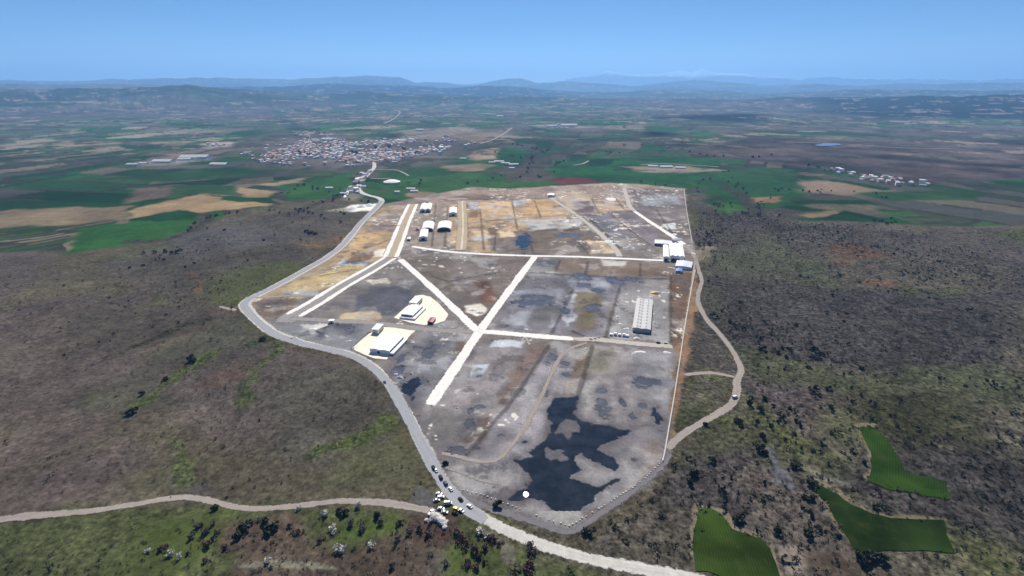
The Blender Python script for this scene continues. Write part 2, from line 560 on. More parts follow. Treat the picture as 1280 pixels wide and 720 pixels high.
def tag(o, label=None, cat=None, group=None, kind=None):
    if label: o['label'] = label
    if cat: o['category'] = cat
    if group: o['group'] = group
    if kind: o['kind'] = kind
    return o

def from_py(name, verts, faces, mats, parent=None, fm=None, smooth=False):
    me = bpy.data.meshes.new(name)
    me.from_pydata([tuple(v) for v in verts], [], faces)
    for m in (mats if isinstance(mats, (list, tuple)) else [mats]):
        me.materials.append(m)
    if fm is not None:
        me.polygons.foreach_set('material_index', fm)
    if smooth:
        me.polygons.foreach_set('use_smooth', [True] * len(me.polygons))
    me.update()
    o = link(bpy.data.objects.new(name, me))
    if parent: o.parent = parent
    return o

class MB:
    """collects faces for one mesh"""
    def __init__(s): s.v, s.f, s.m = [], [], []
    def quad(s, pts, mi=0):
        k = len(s.v)
        s.v += [tuple(p) for p in pts]
        s.f.append(tuple(range(k, k + len(pts))))
        s.m.append(mi)
    def box(s, x0, x1, y0, y1, z0, z1, mi=0, bottom=True):
        k = len(s.v)
        s.v += [(x0,y0,z0),(x1,y0,z0),(x1,y1,z0),(x0,y1,z0),(x0,y0,z1),(x1,y0,z1),(x1,y1,z1),(x0,y1,z1)]
        fs = [(4,5,6,7),(0,1,5,4),(1,2,6,5),(2,3,7,6),(3,0,4,7)] + ([(3,2,1,0)] if bottom else [])
        for f in fs:
            s.f.append(tuple(k + i for i in f))
            s.m.append(mi)
    def prism(s, sec, y0, y1, mi=0, caps=True):
        """section of (x, z) points swept along y"""
        k, n = len(s.v), len(sec)
        s.v += [(x, y0, z) for x, z in sec] + [(x, y1, z) for x, z in sec]
        for i in range(n):
            j = (i + 1) % n
            s.f.append((k + i, k + j, k + n + j, k + n + i))
            s.m.append(mi)
        if caps:
            s.f.append(tuple(k + i for i in reversed(range(n)))); s.m.append(mi)
            s.f.append(tuple(k + n + i for i in range(n))); s.m.append(mi)
    def build(s, name, mats, parent=None, smooth=False):
        return from_py(name, s.v, s.f, mats, parent, s.m, smooth)

def empty(name, loc, rz=0):
    o = link(bpy.data.objects.new(name, None))
    o.location = loc
    o.rotation_euler = (0, 0, rz)
    o.empty_display_size = 1
    return o

def copy_tree(o, parent=None):
    c = o.copy()
    COL.objects.link(c)
    c.parent = parent
    for ch in list(o.children):
        copy_tree(ch, c)
    return c

# ------------------------------------------------------------------ ground
def make_ground():
    a_in = np.radians(np.linspace(-62, 62, 1080))
    a_l = np.radians(np.linspace(-180, -62, 60)[:-1])
    a_r = np.radians(np.linspace(62, 180, 60)[1:-1])
    ang = np.concatenate([a_l, a_in, a_r])
    rows = []
    y = 800.0
    while True:
        r = H / math.tan(P + math.atan((y - 360) / F))
        if r > 5400: break
        rows.append(r)
        y -= 0.82 if y > 300 else 0.62
    rad = np.concatenate([[1.0, 40, 90, 130], np.array(rows)])
    r = rad[-1]
    ex = []
    while r < 49000:
        r = min(r * 1.013, 49000)
        ex.append(r)
    rad = np.concatenate([rad, ex])
    R, A = np.meshgrid(rad, ang, indexing='ij')
    X, Y = (R * np.sin(A)).ravel(), (R * np.cos(A)).ravel()
    Z = height(X, Y)
    nr, na = R.shape
    i, j = np.meshgrid(np.arange(nr - 1), np.arange(na), indexing='ij')
    j2 = (j + 1) % na
    faces = np.stack([i * na + j, i * na + j2, (i + 1) * na + j2, (i + 1) * na + j], -1).reshape(-1, 4)
    faces = faces[:, ::-1]
    me = bpy.data.meshes.new('ground')
    me.vertices.add(len(X))
    me.vertices.foreach_set('co', np.stack([X, Y, Z], 1).astype(np.float32).ravel())
    me.loops.add(faces.size)
    me.loops.foreach_set('vertex_index', faces.astype(np.int32).ravel())
    me.polygons.add(len(faces))
    me.polygons.foreach_set('loop_start', np.arange(0, faces.size, 4, dtype=np.int32))
    me.polygons.foreach_set('loop_total', np.full(len(faces), 4, np.int32))
    me.polygons.foreach_set('use_smooth', np.ones(len(faces), bool))
    me.update(calc_edges=True)
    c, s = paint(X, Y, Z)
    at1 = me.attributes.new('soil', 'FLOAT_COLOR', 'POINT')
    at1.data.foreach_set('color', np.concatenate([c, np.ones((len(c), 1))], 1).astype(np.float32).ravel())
    at2 = me.attributes.new('scrub', 'FLOAT', 'POINT')
    at2.data.foreach_set('value', s.astype(np.float32))
    me.materials.append(ground_mat())
    o = link(bpy.data.objects.new('ground', me))
    tag(o, 'open land of scrub, fields and levelled grey building plots reaching to the hills', 'ground', kind='structure')
    return o

FIELD_PAL = [lin(h) for h in ('2f5a34', '3a6239', '284c2a', '46683e', '59604f', '676459', '5f5d58', '77705f', '8d8373', '5a5a58', '50604a', '686a60')]
def field_cols(x, y, r, K=1.0):
    """patchwork of strip fields; near ones greener, far ones browner"""
    S = 700.0 * K
    wx = x + 160 * fbm(x, y, 700, 2, 5)
    wy = y + 160 * fbm(x, y, 700, 2, 6)
    gx, gy = np.floor(wx / S), np.floor(wy / S)
    best = np.full(x.shape, 1e18)
    idx, idy = gx.copy(), gy.copy()
    for ox in (-1, 0, 1):
        for oy in (-1, 0, 1):
            cx, cy = gx + ox, gy + oy
            d = (wx - (cx + hsh(cx, cy, 1)) * S) ** 2 + (wy - (cy + hsh(cx, cy, 2)) * S) ** 2
            b = d < best
            best = np.where(b, d, best)
            idx, idy = np.where(b, cx, idx), np.where(b, cy, idy)
    th = hsh(idx, idy, 3) * math.pi
    u, v = wx * np.cos(th) + wy * np.sin(th), -wx * np.sin(th) + wy * np.cos(th)
    w = K * (32 + 75 * hsh(idx, idy, 4))
    L = K * (120 + 260 * hsh(idx, idy, 5))
    ru = np.floor(u / w)
    off = hsh(ru, idx * 7 + idy, 6) * L
    rv = np.floor((v + off) / L)
    h = hsh(ru * 13 + idx, rv * 17 + idy, 7)
    h2 = hsh(ru * 13 + idx, rv * 17 + idy, 8)
    green = np.clip(0.62 - (r - 1500) / 9000, 0.22, 0.62) + 0.25 * (hsh(idx, idy, 9) - 0.5)
    pal = np.array(FIELD_PAL)
    k = np.where(h < green, np.floor(h2 * 4.6), 4 + np.floor(h2 * 8)).astype(int) % len(pal)
    c = pal[k] * (0.8 + 0.35 * hsh(ru + 31 * rv, idx - idy, 10))[:, None]
    # unploughed waste ground and field edges with bushes
    e = np.minimum(np.abs(u / w - np.round(u / w)) * w, np.abs((v + off) / L - np.round((v + off) / L)) * L)
    hedge = (e < 6 + r * 0.0012) & (fbm(x, y, 120, 2, 41) > -0.05)
    c = np.where(hedge[:, None], lin('4b4a42')[None], c)
    waste = sstep(0.12, 0.3, fbm(x, y, 1500, 3, 43))
    wc = lin('655d58')[None] * (1 + 0.5 * fbm(x, y, 90, 3, 44))[:, None]
    c = c * (1 - waste[:, None]) + wc * waste[:, None]
    return c

LEFT_SCRUB = fpoly([(-900,332),(0,318),(160,306),(240,291),(290,266),(345,254),(420,246),(468,262),(480,300),(700,900),(-900,900)])
RIGHT_SCRUB = fpoly([(840,244),(872,241),(900,262),(945,270),(1000,276),(1060,276),(1119,280),(1400,288),(2100,300),(2100,900),(600,900),(540,590)])
GRASS = fpoly([(-900,640),(0,652),(160,634),(225,625),(310,638),(420,630),(540,640),(565,640),(585,650),(640,678),(700,703),(770,726),(770,800),(-900,800)])

# (outline in photo pixels, colour, edge softness m, raggedness m, tuft amount)
PATCH = [
 # beyond the site: fields and far hills that can be told apart
 ([(160,263),(250,243),(332,248),(345,255),(255,266),(160,273)], 'a98f72', 4, 5, .1),
 ([(-300,285),(20,262),(160,258),(160,274),(0,285)], '8b7a66', 6, 8, .1),
 ([(163,273),(225,262),(253,266),(245,274),(165,277)], '2c5730', 3, 4, .1),
 ([(100,284),(163,277),(246,274),(225,290),(160,306),(80,318)], '42703b', 4, 6, .15),
 ([(160,318),(215,303),(240,305),(205,318),(160,328)], '5a6845', 15, 20, .4),
 ([(266,245),(345,247),(342,254),(285,252)], '315a30', 3, 4, .1),
 ([(160,236),(220,232),(216,247),(160,255)], '76675b', 6, 8, .1),
 ([(216,233),(300,232),(300,243),(250,243),(216,248)], '47693f', 6, 8, .1),
 ([(300,235),(345,240),(338,248),(305,247)], 'a08a70', 4, 6, .1),
 ([(330,231),(385,222),(372,229),(340,234)], 'a18d78', 6, 8, .1),
 ([(348,234),(398,224),(442,214),(434,240),(400,249),(356,251)], '49763f', 5, 8, .1),
 ([(160,215),(300,210),(340,217),(230,226),(160,230)], '40653f', 8, 14, .1),
 ([(340,205),(430,205),(445,213),(390,222),(340,216)], '5f6650', 8, 14, .1),
 ([(470,211),(520,203),(585,192),(640,208),(600,216),(480,226)], '426f40', 6, 8, .1),
 ([(480,226),(560,218),(600,216),(640,222),(600,232),(545,243),(485,248)], '4b7242', 6, 10, .15),
 ([(585,190),(620,186),(622,198),(590,203)], 'a08d76', 6, 8, .1),
 ([(555,207),(600,204),(622,206),(600,213),(560,214)], '90806c', 6, 8, .1),
 ([(622,184),(662,186),(655,202),(622,201)], '38693d', 4, 6, .1),
 ([(560,232),(620,225),(640,228),(690,226),(690,233),(590,236)], '4d7a43', 6, 8, .1),
 ([(625,213),(660,205),(690,206),(690,226),(650,227)], '5d5a50', 8, 14, .3),
 ([(690,206),(735,198),(800,196),(905,198),(905,212),(860,232),(760,229),(690,226)], '396b3e', 6, 9, .1),
 ([(735,199),(772,199),(760,208),(733,207)], '29522f', 3, 4, .1),
 ([(780,209),(850,208),(905,213),(860,217),(790,214)], '97897a', 6, 8, .1),
 ([(690,224),(700,221),(745,224),(760,230),(692,231)], '6b3f3e', 5, 6, .1),
 ([(870,228),(905,214),(1000,214),(1012,240),(960,258),(900,247)], '3d6840', 6, 9, .12),
 ([(905,214),(950,208),(1000,212),(985,219),(930,222)], '4a6f47', 6, 9, .1),
 ([(938,246),(972,245),(972,252),(940,252)], '9b7d66', 3, 5, .1),
 ([(893,250),(936,258),(942,268),(900,266)], '4f7c3b', 4, 8, .15),
 ([(953,255),(975,252),(975,267),(955,267)], '41703a', 3, 5, .1),
 ([(995,228),(1035,225),(1110,240),(1060,244),(1000,240)], '8a7866', 6, 8, .1),
 ([(1000,268),(1045,260),(1060,261),(1015,273)], '917b66', 4, 6, .1),
 ([(1000,256),(1090,255),(1110,268),(1050,262)], '6f685a', 8, 8, .2),
 ([(1018,274),(1057,261),(1108,273),(1100,278),(1040,275)], '274a2b', 2, 3, .1),
 ([(1060,240),(1130,238),(1220,243),(1220,250),(1110,249)], '46693f', 5, 8, .1),
 ([(880,196),(892,178),(960,172),(1119,176),(1400,176),(1400,230),(1119,228),(1050,214),(1000,206),(940,200)], '5d5451', 15, 40, .3),
 ([(880,186),(960,180),(985,185),(930,192),(890,192)], '64584f', 20, 30, .3),
 ([(905,162),(960,156),(1119,160),(1400,160),(1400,168),(1119,168),(920,168)], '6f6560', 20, 40, .2),
 ([(940,163),(1060,165),(1119,168),(1119,171),(960,170)], '47654a', 20, 30, .1),
 ([(858,148),(905,142),(960,143),(1000,149),(930,150.5)], '232f2a', 30, 50, .3),
 ([(1000,141),(1060,134),(1119,131),(1500,128),(1500,146),(1119,150),(1080,150),(1040,144)], '26322e', 40, 70, .3),
 ([(804,165),(815,163),(832,166.5),(818,170)], '1d2a22', 15, 15, .3),
 ([(837,180),(850,178),(858,180),(845,182)], '24372a', 15, 15, .3),
 ([(160,128),(300,121),(420,122),(540,121),(560,124),(430,128),(160,134)], '2a3532', 60, 150, .3),
 ([(480,118),(560,119),(640,124),(560,127),(480,125)], '2c3734', 60, 120, .3),
 ([(205,209),(235,210),(238,213),(208,216)], '2a3a2c', 8, 10, .3),
 ([(285,181.5),(300,181),(302,183.5),(287,184)], '2a3a2c', 8, 10, .3),
 ([(458,176),(488,174),(500,176),(494,179),(460,178)], '27352f', 15, 15, .3),
 ([(300,204),(345,186),(380,171),(405,167),(440,178),(480,177),(520,173),(572,175),(580,182),(540,192),(500,204),(460,205),(400,205),(360,207),(310,210)], '6a645e', 40, 90, .2),
 ([(500,166),(560,160),(600,166),(575,172),(500,174)], '867a70', 20, 40, .2),
 ([(560,168),(620,165),(640,168),(590,176)], '8f806f', 15, 30, .2),
 ([(640,156),(700,155),(740,159),(690,161)], '9a958f', 20, 40, .1),
 ([(190,200),(262,196),(264,200),(220,206),(190,204)], 'a39b93', 12, 20, .1),
 ([(258,180),(285,178),(284,183),(262,184)], 'aaa39d', 12, 15, .1),
 ([(425,262),(440,256),(475,254),(470,264),(440,264)], 'fbf8f2', 4, 7, .1),
 ([(395,263),(440,259),(438,264),(400,266)], 'd8d0c2', 4, 6, .1),
 ([(500,242),(520,238),(548,241),(520,250)], '9c8672', 5, 8, .1),
 ([(430,235),(452,232),(450,252),(428,250)], '8d847c', 6, 10, .2),
 # left scrub
 ([(160,330),(240,300),(300,275),(420,250),(462,268),(430,300),(380,335),(300,372),(160,400)], '5d5652', 20, 30, 1.),
 ([(160,390),(230,376),(300,385),(310,395),(240,420),(160,436)], '574f4c', 15, 30, 1.),
 ([(200,290),(300,280),(330,300),(250,330),(190,320)], '5f5a5c', 20, 40, .9),
 ([(280,350),(345,335),(365,342),(300,368)], '5a5c42', 15, 25, .8),
 ([(170,440),(300,398),(345,430),(400,440),(250,470),(160,480)], '57544c', 15, 25, .9),
 ([(240,345),(262,352),(262,380),(235,378)], '7a604f', 8, 15, .9),
 ([(372,305),(432,298),(440,304),(390,325)], '72604f', 10, 16, .9),
 ([(160,470),(280,440),(390,470),(420,540),(330,560),(160,560)], '5f5655', 25, 30, 1.),
 ([(200,480),(300,455),(320,470),(230,505)], '6b5a55', 12, 20, 1.),
 ([(380,470),(470,470),(500,520),(520,580),(420,600),(370,560)], '5b5652', 20, 30, 1.),
 ([(280,565),(330,545),(370,560),(350,585),(280,590)], '5f5b60', 12, 20, 1.),
 ([(420,560),(510,540),(540,610),(440,622),(300,625),(380,600)], '5d5b48', 20, 25, .9),
 ([(160,560),(240,555),(260,620),(160,630)], '595648', 15, 22, .9),
 ([(200,595),(260,590),(300,615),(230,622)], '615c62', 10, 18, .9),
 # bottom grass
 ([(160,645),(290,640),(300,670),(220,690),(160,690)], '555f38', 12, 18, .6),
 ([(430,650),(500,645),(520,680),(430,680),(400,690),(410,660)], '5a683a', 10, 18, .6),
 ([(480,660),(560,672),(640,690),(600,720),(470,720)], '576239', 10, 18, .6),
 ([(640,690),(770,722),(770,760),(620,760)], '4d6033', 10, 18, .6),
 ([(270,650),(400,650),(390,690),(280,680)], '5c4f49', 8, 16, 1.),
 ([(500,690),(560,685),(570,740),(490,740)], '5f595b', 8, 14, .8),
 ([(440,695),(500,690),(480,720),(400,720),(330,705)], '635650', 10, 16, .9),
 ([(515,640),(552,650),(545,668),(515,665)], '5c4a47', 6, 10, .9),
 ([(524,612),(548,618),(546,640),(520,636)], '66636a', 5, 8, .5),
 # right slopes
 ([(860,250),(900,262),(1000,285),(1000,330),(930,350),(880,330),(865,300)], '56504d', 20, 30, 1.),
 ([(940,275),(1119,285),(1300,290),(1300,330),(1119,325),(980,310)], '5b5452', 20, 30, .9),
 ([(900,320),(960,300),(980,330),(930,345)], '5b5a4e', 15, 25, .8),
 ([(980,320),(1040,325),(1030,355),(990,350)], '57584b', 15, 25, .8),
 ([(905,260),(960,262),(950,285),(890,290),(870,275)], '554e4e', 15, 25, 1.),
 ([(1038,310),(1075,305),(1092,320),(1050,330)], '6c574c', 10, 16, .9),
 ([(1072,345),(1119,348),(1125,358),(1080,358)], '6d574c', 8, 14, .9),
 ([(885,350),(1000,350),(1119,360),(1300,360),(1300,470),(1119,470),(960,440),(900,410)], '4d484a', 25, 40, 1.),
 ([(930,440),(1000,462),(1080,478),(1300,470),(1300,500),(1080,496),(960,480)], '525344', 18, 25, .9),
 ([(1050,480),(1119,470),(1300,480),(1300,560),(1119,560),(1075,540)], '464536', 18, 25, .9),
 ([(1045,490),(1080,530),(1095,560),(1060,548),(1030,500)], '63624f', 8, 14, .7),
 ([(860,560),(920,540),(940,570),(870,600),(840,590)], '565546', 15, 22, .9),
 ([(880,570),(940,560),(960,620),(930,650),(890,620)], '4c464a', 15, 25, 1.),
 ([(945,600),(985,590),(1040,650),(1045,690),(1000,670)], '645b59', 10, 18, .9),
 ([(1000,600),(1119,585),(1300,600),(1300,640),(1119,640),(1060,625)], '4c4748', 15, 25, 1.),
 ([(760,640),(830,600),(865,640),(868,715),(780,715),(730,680)], '57504e', 15, 22, 1.),
 ([(740,655),(765,640),(775,690),(750,690)], '6d696c', 6, 14, .8),
 ([(965,676),(998,680),(1013,722),(978,724)], '8b7f7a', 2, 3, .3),
 ([(998,680),(1050,684),(1075,700),(1090,740),(1010,740)], '5a4f49', 5, 8, .5),
 ([(855,470),(918,470),(922,495),(905,512),(870,532),(850,530)], '4f5040', 8, 10, .9),
 ([(860,490),(888,489),(886,503),(862,503)], '7f7672', 2, 4, .6),
 ([(858,405),(880,400),(920,450),(920,465),(880,463),(856,466)], '575150', 8, 12, .9),
 ([(862,320),(885,310),(888,320),(875,330),(866,345)], '8a7d74', 4, 8, .4),
]
SITE_PATCH = [
 ([(476,258),(514,256),(490,322),(330,388),(300,383),(318,372),(350,355),(392,332),(428,308),(446,288)], '93836f', 4, 6, .15),
 ([(440,296),(482,290),(486,316),(435,330),(410,325)], 'a89274', 6, 12, .15),
 ([(345,362),(440,330),(466,330),(400,366),(360,376)], 'aa9878', 5, 8, .15),
 ([(470,268),(505,266),(498,288),(458,290)], '867b78', 5, 8, .1),
 ([(428,324),(460,325),(456,332),(420,331)], 'a4abb8', 2, 3, 0),
 ([(358,364),(396,362),(398,370),(352,372)], '9fa0a6', 3, 4, 0),
 ([(470,312),(486,311),(486,320),(462,322)], 'd6d0c6', 2, 4, 0),
 ([(320,378),(370,372),(360,395),(330,395)], '6a5c55', 4, 6, .2),
 ([(440,318),(470,312),(462,325),(430,330)], '7c6650', 3, 6, .2),
 ([(515,256),(580,250),(578,312),(500,308)], '857d78', 4, 6, .1),
 ([(560,256),(578,256),(576,312),(560,300)], '9b8a76', 4, 6, .1),
 ([(583,250),(690,248),(735,285),(640,292),(640,318),(582,314)], 'a08c74', 5, 9, .12),
 ([(640,254),(690,251),(696,268),(640,276)], 'a68e72', 6, 12, .1),
 ([(600,252),(640,252),(640,264),(602,266)], 'b09d86', 4, 7, .1),
 ([(588,251),(598,251),(597,263),(586,263)], '9ca2ae', 2, 3, 0),
 ([(640,250),(655,249),(656,257),(642,258)], 'a9adb5', 2, 3, 0),
 ([(588,262),(600,262),(598,272),(586,272)], '7c6551', 3, 4, .1),
 ([(592,290),(640,288),(640,300),(596,302)], 'b8aa94', 4, 7, 0),
 ([(590,296),(610,296),(608,301),(590,301)], '9aa1ae', 2, 3, 0),
 ([(610,285),(624,283),(622,314),(614,314)], '6d5d52', 3, 4, .1),
 ([(612,300),(660,294),(664,316),(615,314)], '6f6663', 4, 6, .1),
 ([(515,252),(560,241),(590,234),(640,236),(700,232),(760,229),(800,230),(856,236),(856,250),(700,247),(520,256)], '8a7e77', 4, 7, .1),
 ([(585,242),(640,244),(640,250),(560,251),(545,248)], '74665e', 4, 6, .1),
 ([(690,236),(720,235),(740,244),(740,262),(712,262),(700,250)], 'a1958a', 4, 6, .1),
 ([(660,285),(735,283),(772,317),(655,318)], '6a625d', 4, 6, .12),
 ([(658,275),(690,273),(702,286),(664,289)], '9d9fa3', 4, 6, 0),
 ([(693,273),(724,272),(736,283),(700,285)], 'a3a5a9', 4, 6, 0),
 ([(730,300),(770,302),(776,316),(740,317)], 'b3a48f', 4, 6, .1),
 ([(715,252),(740,250),(745,266),(728,266)], '6b6266', 4, 6, .1),
 ([(740,250),(775,248),(786,262),(745,266)], 'a69482', 4, 6, .1),
 ([(733,269),(762,267),(795,300),(780,315),(764,300)], '6d6d79', 4, 6, .1),
 ([(762,267),(790,264),(838,306),(812,310)], '757078', 4, 6, .1),
 ([(758,298),(790,296),(810,310),(780,314)], '8a8686', 4, 8, .1),
 ([(785,235),(855,237),(862,300),(852,306),(800,264)], '6e686a', 4, 6, .1),
 ([(802,244),(846,243),(847,256),(806,258)], '80848e', 4, 6, .1),
 ([(827,280),(843,279),(846,287),(835,287)], 'b0b9c1', 2, 3, 0),
 ([(505,324),(666,323),(603,412),(590,408)], '6a625f', 4, 8, .12),
 ([(570,330),(600,328),(615,350),(590,366),(560,352)], '716a6a', 6, 10, .1),
 ([(592,348),(615,352),(626,375),(604,378)], '654d43', 4, 7, .12),
 ([(582,383),(600,381),(610,387),(596,394),(580,391)], 'cfcac3', 3, 6, 0),
 ([(485,330),(500,330),(590,410),(540,408),(365,396),(380,386)], '716c6d', 4, 7, .1),
 ([(462,358),(514,356),(530,378),(486,392),(446,390),(450,370)], '555660', 5, 8, .1),
 ([(430,393),(458,388),(482,390),(480,400),(432,401)], 'a59680', 3, 12, .1),
 ([(462,350),(482,348),(484,354),(464,356)], 'c9c2b8', 3, 5, 0),
 ([(340,400),(470,405),(440,440),(358,426)], '77777e', 4, 6, .1),
 ([(378,406),(410,405),(402,416),(372,416)], 'bfbfc2', 3, 5, 0),
 ([(527,412),(594,420),(540,502),(520,505),(490,470),(488,446)], '7e7d84', 4, 6, .1),
 ([(572,428),(592,424),(550,484),(540,490)], '79675b', 4, 6, .12),
 ([(530,450),(560,445),(552,462),(525,470)], '8f8f99', 5, 8, 0),
 ([(672,325),(706,326),(700,337),(666,336)], '575961', 3, 5, .05),
 ([(703,325),(775,327),(838,331),(838,346),(770,346),(690,340)], '72655e', 4, 6, .1),
 ([(752,325),(784,327),(780,334),(750,333)], 'b5b3b2', 3, 5, 0),
 ([(664,340),(775,346),(757,421),(610,413)], '74717a', 4, 7, .08),
 ([(640,364),(706,361),(692,386),(690,410),(634,408)], '888a96', 4, 7, .05),
 ([(662,386),(700,380),(690,414),(655,412)], '6e6c72', 4, 7, .05),
 ([(712,345),(765,347),(760,366),(715,366)], '8f929e', 4, 8, .05),
 ([(722,366),(752,366),(756,414),(716,412),(714,390)], '6f6659', 6, 12, .15),
 ([(705,370),(716,368),(714,410),(706,408)], 'a1a5b0', 3, 6, 0),
 ([(776,349),(838,350),(839,428),(760,425)], '868488', 4, 6, .08),
 ([(812,363),(828,363),(828,370),(812,370)], 'bfab8c', 2, 9, 0),
 ([(760,412),(800,410),(805,424),(762,424)], '9d9ea4', 3, 5, 0),
 ([(603,425),(840,434),(838,500),(831,566),(800,604),(760,631),(712,658),(650,638),(580,614),(550,590),(523,512)], '6d696e', 4, 7, .1),
 ([(600,427),(664,428),(604,520),(556,530),(540,510)], '817c80', 4, 8, .08),
 ([(662,430),(684,431),(640,498),(588,566),(566,560),(625,490)], '6a5d5a', 4, 5, .12),
 ([(684,432),(724,434),(694,505),(672,560),(630,590),(590,575)], '86828a', 5, 8, .06),
 ([(722,433),(739,433),(716,497),(700,496)], '73665c', 4, 5, .12),
 ([(741,435),(838,440),(828,530),(785,538),(727,525)], '878286', 5, 8, .08),
 ([(735,436),(770,437),(760,470),(735,470)], '7d7a72', 5, 8, .12),
 ([(790,440),(836,442),(830,500),(800,500)], '8d8c93', 6, 9, .05),
 ([(727,526),(786,539),(782,545),(724,533)], '756658', 2, 3, .2),
 ([(617,425),(654,427),(651,434),(614,433)], 'a6abb7', 2, 3, 0),
 ([(592,457),(611,455),(600,475),(583,476)], 'adb2be', 1.5, 2, 0),
 ([(568,487),(577,486),(575,492),(566,492)], 'b2b6bf', 1.5, 2, 0),
 ([(540,512),(600,515),(595,545),(560,555),(535,545)], '6f6c6e', 5, 8, .1),
 ([(555,575),(640,585),(660,600),(650,620),(590,606)], '655f66', 5, 8, .1),
 ([(720,566),(780,540),(828,530),(826,560),(795,600),(760,620),(775,590)], '747077', 5, 8, .06),
 ([(800,560),(830,545),(826,570),(800,596)], '6f6664', 5, 8, .1),
 ([(690,640),(712,655),(760,628),(800,600),(826,570),(830,585),(800,615),(712,668),(640,645)], '615c60', 4, 5, .2),
 ([(838,342),(866,338),(862,400),(852,445),(840,432)], '66544a', 3, 5, .3),
 ([(868,344),(872,350),(868,400),(862,440),(850,500),(846,540),(836,566),(833,560),(840,500),(848,450),(855,400)], '7d6655', 2, 5, .3),
 ([(800,598),(830,568),(836,572),(806,604),(764,634),(740,648),(735,644),(765,626)], '7a6658', 2, 4, .3),
]
# gullies and strips: (line, colour, half width m, softness, tufts)
LINES = [
 ([(866,690),(871,637),(881,634),(894,636),(906,643),(913,655),(918,662),(957,673),(964,684),(976,722)], '8f8474', 1.2, 1.5, .3), ([(1036,638),(1011,600),(1023,604),(1049,617),(1067,631),(1089,642),(1112,648),(1180,651)], '85796a', 1.2, 1.8, .3), ([(1088,566),(1073,534),(1091,533)], '7c745f', 1.2, 2, .3), ([(1036,638),(1053,663),(1067,685),(1078,695)], '7c7262', 1.2, 2, .3), ([(1088,566),(1091,586),(1081,600)], '85796a', 1.0, 2, .3),
 ([(160,512),(205,478),(240,452),(262,440)], '525c38', 2.5, 8, .9), ([(305,502),(318,462),(345,440),(352,425)], '525a3c', 2, 8, .9),
 ([(395,560),(450,548),(485,525)], '555f3a', 2.5, 9, .9), ([(160,432),(205,416),(230,406),(262,398)], '3f3f32', 3, 3, .9),
 ([(232,600),(228,570),(222,545)], '555c3e', 1.5, 8, .9), ([(310,432),(330,425),(336,420)], '3e4633', 4, 5, .9),
 ([(300,705),(340,702),(420,708)], '8a857c', 0.4, 2.0, .6), ([(160,300),(205,298),(245,284),(262,272)], '4a463f', 5, 6, .9),
 ([(330,270),(372,262),(420,246)], '55493f', 8, 10, 1.), ([(640,226),(658,215),(662,205),(700,190),(640,182)], '57514d', 14, 10, .8),
 ([(905,233),(930,246),(950,268),(962,280),(972,287)], '4b4341', 10, 12, 1.), ([(962,565),(975,590),(985,610)], '6a6a74', 2, 4, .6),
 ([(1004,585),(1030,600),(1060,610)], '75716a', 1.5, 2, .5), ([(345,140),(372,165)], '4a5650', 25, 40, .3), ([(360,150),(378,166)], '4a5650', 20, 40, .3),
 ([(600,662),(634,680),(640,700)], '6f6a60', 1.0, 2, .5), ([(632,672),(633,700)], '78736a', 1.2, 1.5, .5),
]

